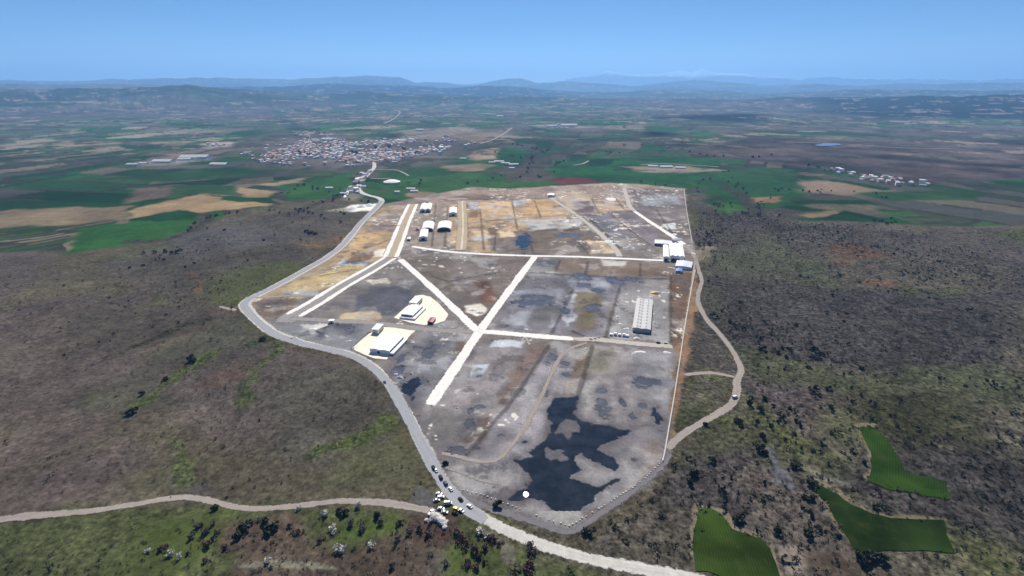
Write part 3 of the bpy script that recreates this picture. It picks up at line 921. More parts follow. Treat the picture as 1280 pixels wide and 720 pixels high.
KP_ = 0.62
def paint(X, Y, Z):
    r = np.hypot(X, Y)
    n = len(X)
    C = np.zeros((n, 3))
    S = np.full(n, 0.15)
    view = (Y > 150) & (np.abs(np.arctan2(X, Y)) < math.radians(64)) | (r < 3000)
    # farmland everywhere first
    big1 = fbm(X, Y, 2600, 3, 21)
    C[:] = 0.48 * field_cols(X, Y, r)
    kf = sstep(2600, 3600, r)[:, None]
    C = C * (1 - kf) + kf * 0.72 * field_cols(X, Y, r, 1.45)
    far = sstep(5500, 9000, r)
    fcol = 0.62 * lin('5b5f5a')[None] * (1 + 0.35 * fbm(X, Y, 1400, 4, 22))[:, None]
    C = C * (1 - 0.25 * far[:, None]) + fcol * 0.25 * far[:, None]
    # wooded hills
    wood = np.clip(sstep(25, 120, Z), 0, 1) * sstep(-0.1, 0.25, fbm(X, Y, 1700, 4, 23)) * (r > 5000) * 0.85
    C = C * (1 - wood[:, None]) + lin('2b352c')[None] * wood[:, None]
    rock = sstep(900, 1500, Z + 300 * fbm(X, Y, 3000, 4, 24)) * (r > 25000)
    C = C * (1 - rock[:, None]) + lin('6f6a66')[None] * rock[:, None]
    snow = sstep(840, 1060, Z + 340 * fbm(X, Y, 2400, 4, 25)) * (r > 30000)
    C = C * (1 - snow[:, None]) + lin('e8ebf0')[None] * snow[:, None]

    def lay(poly, col, soft, rag, tuft, jit=0.13, seed=0):
        nonlocal C, S
        ctr = poly.mean(0)
        k = max(1.0, math.hypot(*ctr) / 700)
        soft, rag = soft * k, rag * k
        lo, hi = poly.min(0) - 3 * (soft + rag), poly.max(0) + 3 * (soft + rag)
        b = np.nonzero((X > lo[0]) & (X < hi[0]) & (Y > lo[1]) & (Y < hi[1]))[0]
        if not len(b): return
        x, y = X[b], Y[b]
        sd = sdist(poly, x, y) + rag * 1.6 * fbm(x, y, max(10, rag * 4), 4, 60 + seed)
        m = sstep(-soft, soft, sd)[:, None]
        c = col[None] * (1 + jit * fbm(x, y, 40 * k, 4, 80 + seed))[:, None]
        C[b] = C[b] * (1 - m) + c * m
        S[b] = S[b] * (1 - m[:, 0]) + tuft * m[:, 0]

    # scrub on both sides
    for poly, cc, cg, cp, sd_ in ((LEFT_SCRUB, '665e53', '5b5c40', '64585a', 1), (RIGHT_SCRUB, '5e5852', '5a5c40', '5a5056', 2)):
        b = np.nonzero((Y < 2600) & (r < 3200))[0]
        x, y = X[b], Y[b]
        m = sstep(-12, 12, sdist(poly, x, y) + 22 * fbm(x, y, 90, 3, sd_))[:, None]
        g = sstep(0.05, 0.4, fbm(x, y, 110, 4, 100 + sd_))[:, None]
        p = sstep(0.0, 0.4, fbm(x, y, 150, 4, 110 + sd_))[:, None]
        c = lin(cc)[None] * (1 - g) + lin(cg)[None] * g
        c = c * (1 - p * 0.8) + lin(cp)[None] * p * 0.8
        c = (0.6 if sd_ == 1 else 0.66) * c * (1 + 0.4 * fbm(x, y, 45, 5, 120 + sd_, 0.6))[:, None]
        C[b] = C[b] * (1 - m) + c * m
        S[b] = S[b] * (1 - m[:, 0]) + (0.55 if sd_ == 1 else 0.95) * m[:, 0]
    lay(GRASS, 0.62 * lin('565a40'), 6, 8, .7, 0.4, 3)
    for i, (pts, col, soft, rag, tuft) in enumerate(PATCH):
        cl = lin(col)
        far_ = math.hypot(*fpoly(pts).mean(0)) > 1150
        lay(fpoly(pts), (0.42 if far_ and cl[1] > cl[0] else 0.62) * cl, soft, rag * (1 if far_ else 1.7), tuft * (0.55 if pts[0][0] < 560 else 1), 0.4, i % 17)
    for i, (pts, col, hw, soft, tuft) in enumerate(LINES):
        ln = spline(fpoly(pts), 15)
        lo, hi = ln.min(0) - 60, ln.max(0) + 60
        b = np.nonzero((X > lo[0]) & (X < hi[0]) & (Y > lo[1]) & (Y < hi[1]))[0]
        if not len(b): continue
        d = ldist(ln, X[b], Y[b]) + (hw + soft) * 0.9 * fbm(X[b], Y[b], 16, 4, i)
        m = sstep(hw + soft, hw, d)[:, None] * 0.85
        C[b] = C[b] * (1 - m) + KP_ * lin(col)[None] * m
        S[b] = S[b] * (1 - m[:, 0]) + tuft * m[:, 0]
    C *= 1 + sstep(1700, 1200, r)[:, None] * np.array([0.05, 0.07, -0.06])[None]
    # hedges, lone trees and soil mottling of the plain
    ph_ = fpoly([(880,196),(892,178),(960,172),(1119,174),(1400,174),(1400,232),(1119,230),(1050,214),(1000,206),(940,200)])
    b = np.nonzero((r > 1500) & (r < 4500) & (X > 500))[0]
    x, y = X[b], Y[b]
    mm = sstep(-40, 40, sdist(ph_, x, y) + 60 * fbm(x, y, 200, 3, 175))
    C[b] *= (1 + mm * 1.1 * fbm(x, y, 190, 5, 176, 0.7))[:, None]
    q = sstep(1250, 1900, r)
    C *= (1 + q * 0.55 * fbm(X, Y, 210, 5, 170, 0.7))[:, None]
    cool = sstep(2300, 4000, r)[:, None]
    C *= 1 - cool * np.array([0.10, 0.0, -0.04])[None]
    dots = q * sstep(0.22, 0.40, fbm(X, Y, 130, 5, 171, 0.65)) * 0.7 * sstep(15000, 9000, r)
    C = C * (1 - dots[:, None]) + 0.5 * lin('3c443a')[None] * dots[:, None]
    pale = sstep(2000, 3000, r) * sstep(0.26, 0.42, fbm(X, Y, 200, 5, 172, 0.68)) * 0.6
    C = C * (1 - pale[:, None]) + 0.75 * lin('a89a88')[None] * pale[:, None]
    # the levelled site
    b = np.nonzero((r < 1800) & (Y > 200))[0]
    x, y = X[b], Y[b]
    sd = sdist(SITE, x, y)
    m = sstep(-3, 3, sd + 4 * fbm(x, y, 25, 3, 140))[:, None]
    C[b] = C[b] * (1 - m) + lin('726b69')[None] * m
    S[b] = S[b] * (1 - m[:, 0]) + .1 * m[:, 0]
    for i, (pts, col, soft, rag, tuft) in enumerate(SITE_PATCH):
        lay(fpoly(pts), lin(col), soft, rag * 0.9, tuft, 0.28, i % 19)
    b = b[sd > -15]
    x, y = X[b], Y[b]
    ins = sstep(-6, 4, sdist(SITE, x, y))
    # pale dried crust, dark damp soil, wheel-worn streaks and the odd heap of lime
    v = fbm(x, y, 46, 5, 150, 0.6)
    C[b] *= (1 + ins * 0.30 * fbm(x, y, 20, 5, 151, 0.65))[:, None]
    crust = (sstep(0.16, 0.42, v) * ins * 0.5)[:, None]
    C[b] = C[b] * (1 - crust) + lin('a5a4a8')[None] * crust
    damp = (sstep(0.18, 0.42, fbm(x, y, 38, 5, 152, 0.6)) * ins * 0.5)[:, None]
    C[b] = C[b] * (1 - damp) + lin('55535a')[None] * damp
    far_half = sstep(700, 900, y)
    fleck = (sstep(0.46 - 0.14 * far_half, 0.56 - 0.1 * far_half, fbm(x, y, 9 + 5 * 0, 3, 153, 0.6)) * sstep(0.0 - 0.15 * far_half, 0.25, fbm(x, y, 70, 2, 154)) * ins * 0.75)[:, None]
    C[b] = C[b] * (1 - fleck) + lin('d8d5d0')[None] * fleck
    wf = (sstep(0.22, 0.34, fbm(x, y, 15, 5, 160, 0.68)) * sstep(-0.05, 0.25, fbm(x, y, 95, 3, 161)) * ins * sstep(1150, 950, y) * 0.55)[:, None]
    C[b] = C[b] * (1 - wf) + lin('45454c')[None] * wf
    for line in BERMS:  # moist soil along each bank, with the shade of its face painted in
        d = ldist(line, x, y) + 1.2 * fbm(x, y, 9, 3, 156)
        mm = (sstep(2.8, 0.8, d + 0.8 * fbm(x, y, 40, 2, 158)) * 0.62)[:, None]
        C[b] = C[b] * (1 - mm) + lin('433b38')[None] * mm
    warm = sstep(700, 950, y)[:, None] * ins[:, None]
    C[b] *= np.array([0.97, 0.95, 0.86])[None] * (1 + warm * np.array([0.10, 0.05, 0.02])[None])
    # mud round the water, darker where it is wet
    wm = mask_water(x, y)
    wet = (sstep(-11, -0.5, wm + 3 * fbm(x, y, 12, 4, 157)) * 0.6)[:, None]
    C[b] = C[b] * (1 - wet) + lin('535155')[None] * wet
    bed = sstep(-0.8, 0.4, wm)[:, None]
    C[b] = C[b] * (1 - bed) + lin('3a3a40')[None] * bed
    return C, np.clip(S, 0, 1)

GROUND = make_ground()

# ------------------------------------------------------------------ haze
def make_haze():
    zlo = min(v.co.z for v in GROUND.data.vertices)
    print('ground z', zlo, max(v.co.z for v in GROUND.data.vertices))
    m = bpy.data.materials.new('haze_air')
    m.use_nodes = True
    n, l = m.node_tree.nodes, m.node_tree.links
    n.remove(n['Principled BSDF'])
    pv = n.new('ShaderNodeVolumePrincipled')
    pv.inputs['Color'].default_value = (0.27, 0.54, 0.96, 1)
    pv.inputs['Density'].default_value = HAZE
    pv.inputs['Anisotropy'].default_value = 0.2
    l.new(pv.outputs[0], n['Material Output'].inputs['Volume'])
    b = MB()
    b.box(-50000, 50000, -50000, 50000, zlo - 1, 1650)
    o = b.build('haze', m)
    tag(o, 'pale blue haze over the whole plain and hills', 'haze', kind='stuff')
make_haze()

# ------------------------------------------------------------------ draped sheets
def gpts(px):
    return [at(*p) for p in px]

def height_on(x, y):
    return height(np.array(x), np.array(y))

def strip(name, px, width, material, off, label, step=4.0, shift=0.0, parent=None, ragged=0.6, widths=None):
    """a road or path: a ribbon laid on the ground along a line"""
    g = np.array([p[:2] for p in gpts(px)])
    c = spline(g, step)
    t = np.gradient(c, axis=0)
    t /= np.linalg.norm(t, axis=1)[:, None] + 1e-9
    nrm = np.stack([t[:, 1], -t[:, 0]], 1)
    n = len(c)
    w = np.full(n, width / 2.0 + 0.45)
    if widths:
        w = np.interp(np.linspace(0, 1, n), np.linspace(0, 1, len(widths)), widths) / 2 + 0.6
    s_ = np.arange(n)
    cols = np.linspace(-1, 1, 5)
    P_ = []
    for q in cols:
        j = (1 if q > 0 else 2)
        wob = ragged * fbm(s_ * step, s_ * 0 + 17 * j + len(name), 22, 3, 7) * 2 * abs(q)
        P_.append(c + nrm * (shift + q * w * (1 + 0 * wob) + np.sign(q) * wob)[:, None])
    P_ = np.stack(P_, 1)                       # n, 5, 2
    run = np.concatenate([[0], np.cumsum(np.linalg.norm(np.diff(c, axis=0), axis=1))])
    edge = (1 - np.abs(cols))[None] * w[:, None]
    edge = np.minimum(edge, (np.minimum(run, run[-1] - run) * 0.6)[:, None])
    across = cols[None] * w[:, None]
    along = np.repeat(run[:, None], 5, 1)
    z = height(P_[..., 0], P_[..., 1])
    rr = np.hypot(P_[..., 0], P_[..., 1])
    z = np.maximum(z, z.mean(1, keepdims=True) - 0.1) + off + 1.2e-4 * rr + np.maximum(0, rr - 1200) * 6e-4
    v = np.concatenate([P_, z[..., None]], -1).reshape(-1, 3)
    f = []
    for i in range(n - 1):
        for k in range(4):
            a = i * 5 + k
            f.append((a, a + 1, a + 6, a + 5))
    o = from_py(name, v, f, material, parent, smooth=True)
    for an, av in (('edge', edge), ('across', across), ('along', along)):
        o.data.attributes.new(an, 'FLOAT', 'POINT').data.foreach_set('value', av.ravel().astype(np.float32))
    if o.data.polygons[0].normal.z < 0:
        o.data.flip_normals()
    if not parent:
        tag(o, label, name.split('.')[0].replace('_', ' '), kind='structure')
    return o

def sheet(name, px, material, off, label, cat=None, rag=1.0, cell=6.0, poly=None, zc=None):
    """a field, yard or pond: an outline filled and laid on the ground"""
    g = np.array([p[:2] for p in gpts(px)]) if poly is None else poly
    pts = []
    for i in range(len(g)):
        a, b = g[i], g[(i + 1) % len(g)]
        n = max(1, int(np.linalg.norm(b - a) / (cell * 0.8)))
        for k in range(n):
            pts.append(a + (b - a) * k / n)
    pts = np.array(pts)
    if rag:
        pts = pts + rag * np.stack([fbm(pts[:, 0], pts[:, 1], 14, 3, 3), fbm(pts[:, 0], pts[:, 1], 14, 3, 4)], 1)
    bm = bmesh.new()
    bm.faces.new([bm.verts.new((p[0], p[1], 0)) for p in pts])
    lo, hi = pts.min(0), pts.max(0)
    if zc is None:
        for ax in (0, 1):
            q = math.floor(lo[ax] / cell) * cell + cell
            while q < hi[ax]:
                co, no = [0, 0, 0], [0, 0, 0]
                co[ax], no[ax] = q, 1
                bmesh.ops.bisect_plane(bm, geom=bm.verts[:] + bm.edges[:] + bm.faces[:], plane_co=co, plane_no=no)
                q += cell
    bm.verts.ensure_lookup_table()
    xs = np.array([v.co.x for v in bm.verts])
    ys = np.array([v.co.y for v in bm.verts])
    if zc is None:
        rr = np.hypot(xs, ys)
        z = height(xs, ys) + off + 1.2e-4 * rr + np.maximum(0, rr - 1200) * 6e-4
    else:
        z = np.full(len(xs), zc)
    for v, q in zip(bm.verts, z):
        v.co.z = q
    bmesh.ops.recalc_face_normals(bm, faces=bm.faces[:])
    me = bpy.data.meshes.new(name)
    bm.to_mesh(me)
    bm.free()
    if len(me.polygons) and me.polygons[0].normal.z < 0:
        me.flip_normals()
    me.materials.append(material)
    o = link(bpy.data.objects.new(name, me))
    tag(o, label, cat or name.replace('_', ' '), kind='structure')
    return o

def hull(p):
    p = sorted(map(tuple, p))
    def half(q):
        o = []
        for c in q:
            while len(o) > 1 and (o[-1][0] - o[-2][0]) * (c[1] - o[-2][1]) - (o[-1][1] - o[-2][1]) * (c[0] - o[-2][0]) <= 0: o.pop()
            o.append(c)
        return o[:-1]
    return np.array(half(p) + half(p[::-1]))

# water
ph = hull(POND)
sheet('pond', None, M['water'], 0, 'large dark pond with mud islands in the low corner of the site', 'pond', 0, poly=ph + (ph - ph.mean(0)) * 0.03, zc=-0.24)
for i, (cx, cy, rx, ry) in enumerate(PUDDLES):
    c = flat(cx, cy)
    ax = np.linalg.norm(flat(cx + rx, cy) - c) * 1.45 + 1.5
    ay = abs(flat(cx, cy - ry)[1] - flat(cx, cy + ry)[1]) / 2 * 1.45 + 1.5
    pl = np.array([[c[0] + ax * math.cos(a), c[1] + ay * math.sin(a)] for a in np.linspace(0, 2 * math.pi, 20, endpoint=False)])
    o = sheet('puddle', None, M['puddle' if ry < 9 and i not in (9, 41) else 'water'], 0, 'shallow dark puddle of standing water on a muddy grey plot', 'puddle', 0, poly=pl, zc=-0.20 - 0.0011 * i)
    o['group'] = 'puddles on the muddy plots'
sheet('lake', [(1018,182),(1030,180),(1048,180),(1052,181.5),(1040,183),(1024,183.3)], M['water_lake'], 1.5, 'small bright blue lake among the brown hills far away', 'lake', 5, 60)

# roads and tracks
MAIN = [(1250,800),(1060,768),(940,741),(866,724),(815,713),(770,705),(735,698),(700,688),(665,676),(635,664),(610,650),(588,636),(568,618),(552,598),(538,572),(522,543),(508,515),(494,490),(480,472),(464,457),
        (440,444),(410,436),(375,428),(346,418),(326,404),(312,390),(306,380),(318,371),(346,357),(388,334),(410,321),(428,307),(440,293),(452,278),(464,266),(472,258),(477,251),(472,247),(460,244),(451,240),(448,233),(456,222),(464,214),(468,208),(466,201),(457,198)]
strip('road', MAIN, 15, M['gravel_edge'], 0.05, 'long curving main road with pale gravel shoulders running past the site to the town', 4, widths=[8.5,8.5,8.5,9,12,15,15,14.5,13.5,13.5,13.5,13.5,13.5,13,13,12], ragged=0.6)
strip('carriageway', MAIN[10:37], 8.5, M['asphalt'], 0.16, 'grey asphalt surface of the long curving main road', 4, shift=-0.8)
R2 = [(537,507),(560,473),(597,418),(630,372),(669,320)]
strip('road', R2, 11, M['white_gravel'], 0.09, 'broad white gravel road rising diagonally from the corner of the muddy plots', 4)
strip('road', [(597,414),(570,388),(535,355),(500,324)], 10.5, M['white_gravel'], 0.13, 'white gravel road slanting from the star crossing up to the double road', 4)
D1 = [(355,404),(366,395),(400,375),(430,356),(462,338),(488,322)]
D2 = [(488,322),(497,300),(506,277),(516,255)]
strip('road', D1, 27, M['dirt'], 0.04, 'grey bed of the double road along the tan strip', 5)
strip('road', D2, 27, M['tan_dirt'], 0.05, 'dusty bed of the double road running on to the far edge of the site', 5)
for sh, lb in ((-9, 'white gravel carriageway on the tan strip side of the double road'), (9, 'white gravel carriageway on the dark plot side of the double road')):
    strip('carriageway', D1[1:], 7, M['white_gravel'], 0.14, lb, 5, shift=sh)
for sh, lb in ((-8.5, 'white gravel carriageway of the far double road beside the brown strip'), (9.5, 'white gravel carriageway of the far double road beside the hangars')):
    strip('carriageway', D2, 7.5, M['white_gravel'], 0.15, lb, 5, shift=sh)
strip('road', [(514,308),(540,312),(570,315.5),(620,318.5),(669,320),(720,321),(780,323.5),(838,326)], 9, M['white_gravel'], 0.11, 'white gravel cross road between the upper and the lower plots', 4)
strip('road', [(597,414),(640,417.5),(680,421),(718,423.5)], 10, M['white_gravel'], 0.12, 'white gravel road leading from the star crossing towards the speckled shed', 4)
strip('road', [(716,423.5),(760,426),(800,430),(842,433)], 9, M['pale_road'], 0.07, 'grey dirt road passing below the speckled shed', 4)
strip('road', [(592,415),(540,412),(500,408),(470,404),(420,401),(362,398)], 11, M['dirt'], 0.07, 'grey dirt road between the two white factory yards', 4)
strip('road', [(856,306),(835,292),(812,277),(793,264)], 10, M['white_gravel'], 0.11, 'straight white road slanting down to the white sheds', 4)
strip('road', [(793,264),(787,257),(783,245),(780,235)], 11, M['pale_road'], 0.09, 'pale track continuing the slanting white road to the far edge of the site', 5)
strip('road', [(577,251),(578,268),(578,290),(576,313)], 20, M['tan_dirt'], 0.06, 'wide tan dirt road between the hangar yard and the tan plots', 5)
strip('carriageway', [(577.5,251),(578.5,268),(578.5,290),(576.5,313)], 5, M['tan_pale'], 0.16, 'narrow white strip down the middle of the wide tan dirt road', 5)
strip('road', [(688,247),(705,258),(722,270),(742,285),(757,299),(768,310),(775,321)], 10, M['pale_road'], 0.08, 'pale dirt road cutting diagonally through the upper plots', 5)
strip('path', [(505,281),(540,281),(578,280),(640,273),(690,270),(720,268),(760,264),(785,264)], 5, M['pale_track'], 0.13, 'faint pale lane crossing the upper plots', 5)
strip('path', [(600,250),(640,248.5),(690,246)], 5, M['pale_track'], 0.13, 'faint pale lane along the back of the tan plots', 6)
strip('path', [(735,428),(714,435),(700,447),(690,466),(680,488),(668,512),(655,535),(640,556),(624,573),(606,577),(585,574),(560,568),(549,568)], 4.2, M['pale_track'], 0.12, 'winding pale wheel track through the muddy plots', 3)
strip('path', [(548,582),(575,590),(600,600),(630,606)], 3, M['dirt'], 0.12, 'faint wheel track beside the parked cars', 3)
TRK = [(852,306),(862,312),(870,325),(874,340),(877,352),(873,366),(873,380),(884,400),(900,418),(914,436),(922,450),(926,463),(921,476),(921,488),(917,502),(902,514),(880,526),(862,537),(846,549),(834,562)]
strip('path', TRK, 7, M['pale_track'], 0.12, 'winding gravel track across the scrub slope outside the site wall', 3, widths=[9,7,5,5,5.5,6,6,6,6,6,6,5.5], ragged=0.5)
strip('path', [(920,472),(905,468.5),(888,466),(870,467),(854,469)], 5, M['pale_track'], 0.14, 'short side track joining the winding gravel track to the wall', 3)
strip('path', [(870,322),(866,345),(862,372),(857,400),(852,425)], 3, M['tan_dirt'], 0.12, 'narrow tan footway along the outside of the wall', 3)
strip('path', [(-120,668),(0,650),(100,640),(160,632),(195,625.5),(225,622),(255,625),(285,632),(315,636),(350,634.5),(385,631),(415,627),(445,627),(480,629),(515,634),(545,640)], 5, M['pale_track'], 0.12, 'pale gravel track between the scrub slope and the green grass', 3, widths=[5,5,5,5,5,4.5,4.5,5,5,5.5,6])
strip('path', [(838,566),(828,580),(800,606),(760,635),(716,664),(690,660),(640,644),(600,630),(576,616)], 5, M['bank'], 0.10, 'grey earth bank path around the pond corner', 3)
strip('path', [(274,383),(285,386),(297,388)], 5, M['pale_track'], 0.14, 'short pale spur leaving the bend of the main road', 3)
strip('path', [(306,372),(330,372),(360,370),(392,370)], 5, M['pale_track'], 0.13, 'pale track from the bend of the main road to the double road', 4)
strip('path', [(463,213),(480,212),(496,213),(506,217),(511,220)], 8, M['pale_track'], 0.2, 'pale farm lane bending through the green fields', 8)
strip('path', [(462,223),(475,223.5),(490,223)], 8, M['pale_track'], 0.2, 'short pale lane to the oval white building', 8)
strip('path', [(431,247),(436,238),(440,232)], 8, M['white_gravel'], 0.2, 'white lane through the roadside farm buildings', 8)
strip('path', [(500,201),(470,190),(490,176),(540,168)], 8, M['pale_track'], 0.3, 'pale street crossing the distant town', 15)
strip('path', [(600,180),(618,174),(632,166),(640,160)], 14, M['pale_track'], 0.6, 'pale country road behind the distant town', 25)
strip('path', [(480,155),(492,149),(500,141),(494,138)], 16, M['pale_track'], 1.0, 'pale winding road on the far plain', 30)
strip('path', [(980,178),(1040,180),(1080,182),(1119,185),(1200,187)], 14, M['pale_track'], 1.0, 'pale road past the small blue lake', 30)
strip('path', [(715,207),(728,205),(736,201)], 9, M['pale_track'], 0.4, 'pale lane beside the dark green far field', 15)
strip('path', [(800,206.5),(830,205),(870,207),(900,209)], 10, M['pale_track'], 0.4, 'pale lane along the far greenhouses', 15)

# crop fields close by, gravel yards
sheet('crop_field', [(872,638),(880,635),(893,637),(905,644),(912,655),(917,663),(936,668),(956,674),(962,684),(968,700),(977,730),(925,730),(895,721),(868,713),(866,690)], crop_mat('crop_bright', '1c2709', '3d5020', 0.15, 5), 0.35, 'bright green corn field with drill rows beside the bottom end of the main road', 'field', 2.4)
sheet('crop_field', [(1012,601),(1022,605),(1048,618),(1066,632),(1088,643),(1112,649),(1180,652),(1190,690),(1110,690),(1078,694),(1066,684),(1052,662),(1036,638)], crop_mat('crop_deep', '111c07', '2b3d18', -0.75, 6), 0.35, 'deep green tapering field with dark drill rows', 'field', 2.4)
sheet('crop_field', [(1074,535),(1090,534),(1104,544),(1114,558),(1130,590),(1180,600),(1190,625),(1119,614),(1082,600),(1090,586),(1088,566)], crop_mat('crop_far', '192c0c', '344b1b', 0.6, 5), 0.35, 'curved green field at the edge of the scrub slope', 'field', 2.4)
sheet('gravel_yard', [(440,436),(448,428),(462,417),(476,409),(492,409.5),(510,411.5),(520,412),(505,428),(487,445),(484,449),(468,448),(455,443)], M['cream_gravel'], 0.03, 'cream gravel yard around the two bay factory hall', 'yard', 1.0)
sheet('gravel_yard', [(492,397),(512,380),(518,370),(528,368.5),(538,371),(550,381),(560,393),(556,401),(545,405),(530,406),(512,403)], M['cream_gravel'], 0.03, 'cream gravel yard around the low flat hall and the red shelter', 'yard', 1.0)

# ------------------------------------------------------------------ buildings
def frame(A, B, C):
    a, b, c = at(*A), at(*B), at(*C)
    yv = (c - a); yv.z = 0
    L = yv.length
    yv.normalize()
    xv = Vector((yv.y, -yv.x, 0))
    W = (b - a).dot(xv)
    return a, math.atan2(-xv.y * -1, xv.x), W, L

def rounded_arch(w, h0, h, n=10):
    s = [(0, 0)]
    for i in range(n + 1):
        t = math.pi * (1 - i / n)
        s.append((w / 2 + w / 2 * math.cos(t), h0 + (h - h0) * math.sin(t)))
    s.append((w, 0))
    return s[::-1]

def shed(name, label, cat, A, B, C, h, bays=1, rise=1.0, roof='white_metal', wall='white_wall', doors=((0.5, 3.5, 3.5),), side_win=0, skyl=0, front_win=0, group=None, over=0.4, win_h=1.0, annex=0, annex_h=2.2, front_annex=0):
    o, rz, W, L = frame(A, B, C)
    root = empty(name, (o.x, o.y, o.z - 0.05), rz)
    tag(root, label, cat, group)
    b = MB()
    b.box(0, W, 0, L, 0, h)
    wb = W / bays
    b.build('wall', M[wall], root)
    # roof bays, a thin shell with eaves; the gables are filled below it
    r = MB()
    for k in range(bays):
        x0, x1 = k * wb, (k + 1) * wb
        xa, xb = (x0 - over if k == 0 else x0 + 0.004), (x1 + over if k == bays - 1 else x1 - 0.004)
        sec = [(xa, h + 0.01), (xb, h + 0.01), (xb, h + 0.28), ((x0 + x1) / 2, h + 0.28 + rise), (xa, h + 0.28)]
        r.prism(sec, -over, L + over)
    rf = r.build('roof', M[roof], root)
    if skyl:
        nx, ny = skyl
        for i in range(nx):
            for j in range(ny):
                fx = (i + 0.5) / nx
                k = min(bays - 1, int(fx * bays))
                lx = fx * W
                u = (lx - k * wb) / wb
                sl = rise / (wb / 2) * (1 if u < 0.5 else -1)
                zc = h + 0.28 + rise * (1 - abs(2 * u - 1)) + 0.03
                hw, hl = W / nx * 0.26, L / ny * 0.25
                yc = (j + 0.5) / ny * L
                s = MB()
                s.quad([(lx - hw, yc - hl, zc - sl * hw), (lx + hw, yc - hl, zc + sl * hw), (lx + hw, yc + hl, zc + sl * hw), (lx - hw, yc + hl, zc - sl * hw)])
                s.build('skylight', M['skylight'], rf)
    for fx, dw, dh in doors:
        d = MB()
        d.box(fx * W - dw / 2, fx * W + dw / 2, -0.06, 0.05, 0, dh)
        d.build('door', M['dark_door_shade'], root)
    if annex or front_annex:
        a = MB()
        if annex: a.box(W + 0.002, W + annex, -front_annex, L, 0, annex_h)
        if front_annex: a.box(-0.3, W, -front_annex, -0.07, 0, annex_h)
        ax_ = a.build('annex', M[wall], root)
        a = MB()
        if annex: a.box(W + 0.06, W + annex + 0.2, -front_annex - 0.2, L + 0.2, annex_h + 0.004, annex_h + 0.16)
        if front_annex: a.box(-0.5, W + 0.05, -front_annex - 0.2, -0.08, annex_h + 0.004, annex_h + 0.16)
        a.build('annex_roof', M[roof], ax_)
    if side_win:
        n = side_win
        for i in range(n):
            y0 = L * (0.06 + 0.88 * i / n)
            wv = MB()
            wv.box(W - 0.05, W + 0.05, y0, y0 + L * 0.88 / n * 0.82, h - 0.4 - win_h, h - 0.4)
            wv.build('window', M['dark_glass'], root)
    if front_win:
        for i in range(front_win):
            x0 = W * (0.08 + 0.84 * i / front_win)
            wv = MB()
            wv.box(x0, x0 + W * 0.84 / front_win * 0.75, -0.05, 0.05, h - 0.5 - win_h, h - 0.5)
            wv.build('window', M['dark_glass'], root)
    return root

def arch_hangar(label, A, B, C, h, group=None, doors=1):
    o, rz, W, L = frame(A, B, C)
    root = empty('arched_hangar', (o.x, o.y, o.z - 0.05), rz)
    tag(root, label, 'hangar', group)
    r = MB()
    r.prism(rounded_arch(W, h * 0.35, h), 0, L)
    r.build('roof', M['white_metal'], root)
    d = MB()
    sec = [(W * 0.5 + (x - W * 0.5) * 0.86, z * 0.84) for x, z in rounded_arch(W, h * 0.35, h)]
    d.prism(sec, -0.12, 0.0)
    d.build('front_shade_panel', M['dark_door_shade'], root)  # dark panel that carries the shade of the hangar front in its colour
    return root

def office(label, A, B, C, h, name='office_block'):
    o, rz, W, L = frame(A, B, C)
    root = empty(name, (o.x, o.y, o.z - 0.05), rz)
    tag(root, label, 'office building')
    b = MB()
    b.box(0, W, 0, L, 0, h)
    b.build('wall', M['white_wall'], root)
    b = MB()
    b.box(-0.2, W + 0.2, -0.2, L + 0.2, h + 0.003, h + 0.35)
    b.build('roof', M['white_metal'], root)
    for s in range(2):
        z0 = h * (0.14 + 0.46 * s)
        n = 4
        for i in range(n):
            y0 = L * (0.06 + 0.9 * i / n)
            w = MB()
            w.box(W - 0.05, W + 0.06, y0, y0 + L * 0.9 / n * 0.8, z0, z0 + h * 0.26)
            w.build('window', M['dark_glass'], root)
        w = MB()
        w.box(W * 0.2, W * 0.8, -0.06, 0.05, z0, z0 + h * 0.2)
        w.build('window', M['dark_glass'], root)
    return root

shed('factory_hall', 'white two bay factory hall with a row of dark windows on the lower cream yard', 'factory', (462.5,440.5), (484.5,446), (482,422), 4.2, 2, 0.9, doors=((0.45, 2.6, 2.6),), side_win=9, win_h=1.3, annex=4.5)
office('white two storey office block at the corner of the lower cream yard', (465,417), (472.5,418.8), (471.8,410), 5.2)
office('white two storey office block on the upper cream yard', (511.5,383), (520.5,384.5), (519,375.5), 5.2)
shed('factory_hall', 'low white hall with dark front openings on the upper cream yard', 'factory', (501.5,396.5), (515.5,399), (514.5,384.5), 4.0, 1, 0.6, doors=(), side_win=6, front_win=4, win_h=1.3, annex=4, annex_h=2.0, front_annex=4)
shed('shelter', 'small dark red roofed shelter on the upper cream yard', 'shelter', (534.5,405), (540.5,406), (538.5,399.5), 2.6, 1, 0.5, roof='red_metal', wall='red_metal', doors=())
shed('long_shed', 'long pale shed with rows of skylights dotted over its roof', 'shed', (790.5,414), (812.5,416), (796,377), 4.2, 2, 1.0, roof='bare_roof', wall='concrete', doors=(), skyl=(6, 10))
shed('warehouse', 'narrow white warehouse beside the three bay one at the cross road end', 'warehouse', (829,326), (835.5,326.5), (828.5,311), 6.5, 1, 1.2, doors=((0.5, 4, 4),))
shed('warehouse', 'broad white three bay warehouse at the end of the cross road', 'warehouse', (837.3,326), (855,328), (835.8,309.5), 8, 3, 1.6, doors=((0.25, 6, 4), (0.55, 6, 4)))
shed('workshop', 'low grey white workshop in front of the three bay warehouse', 'workshop', (844,335.5), (864,337), (846,328.5), 4, 1, 0.9, roof='grey_metal', doors=((0.1, 3, 3),))
shed('blue_shed', 'small blue roofed shed below the grey white workshop', 'shed', (844.5,341), (852,341.5), (845,337.5), 3, 1, 0.5, roof='blue_metal', wall='grey_metal', doors=((0.5, 2, 2.2),))
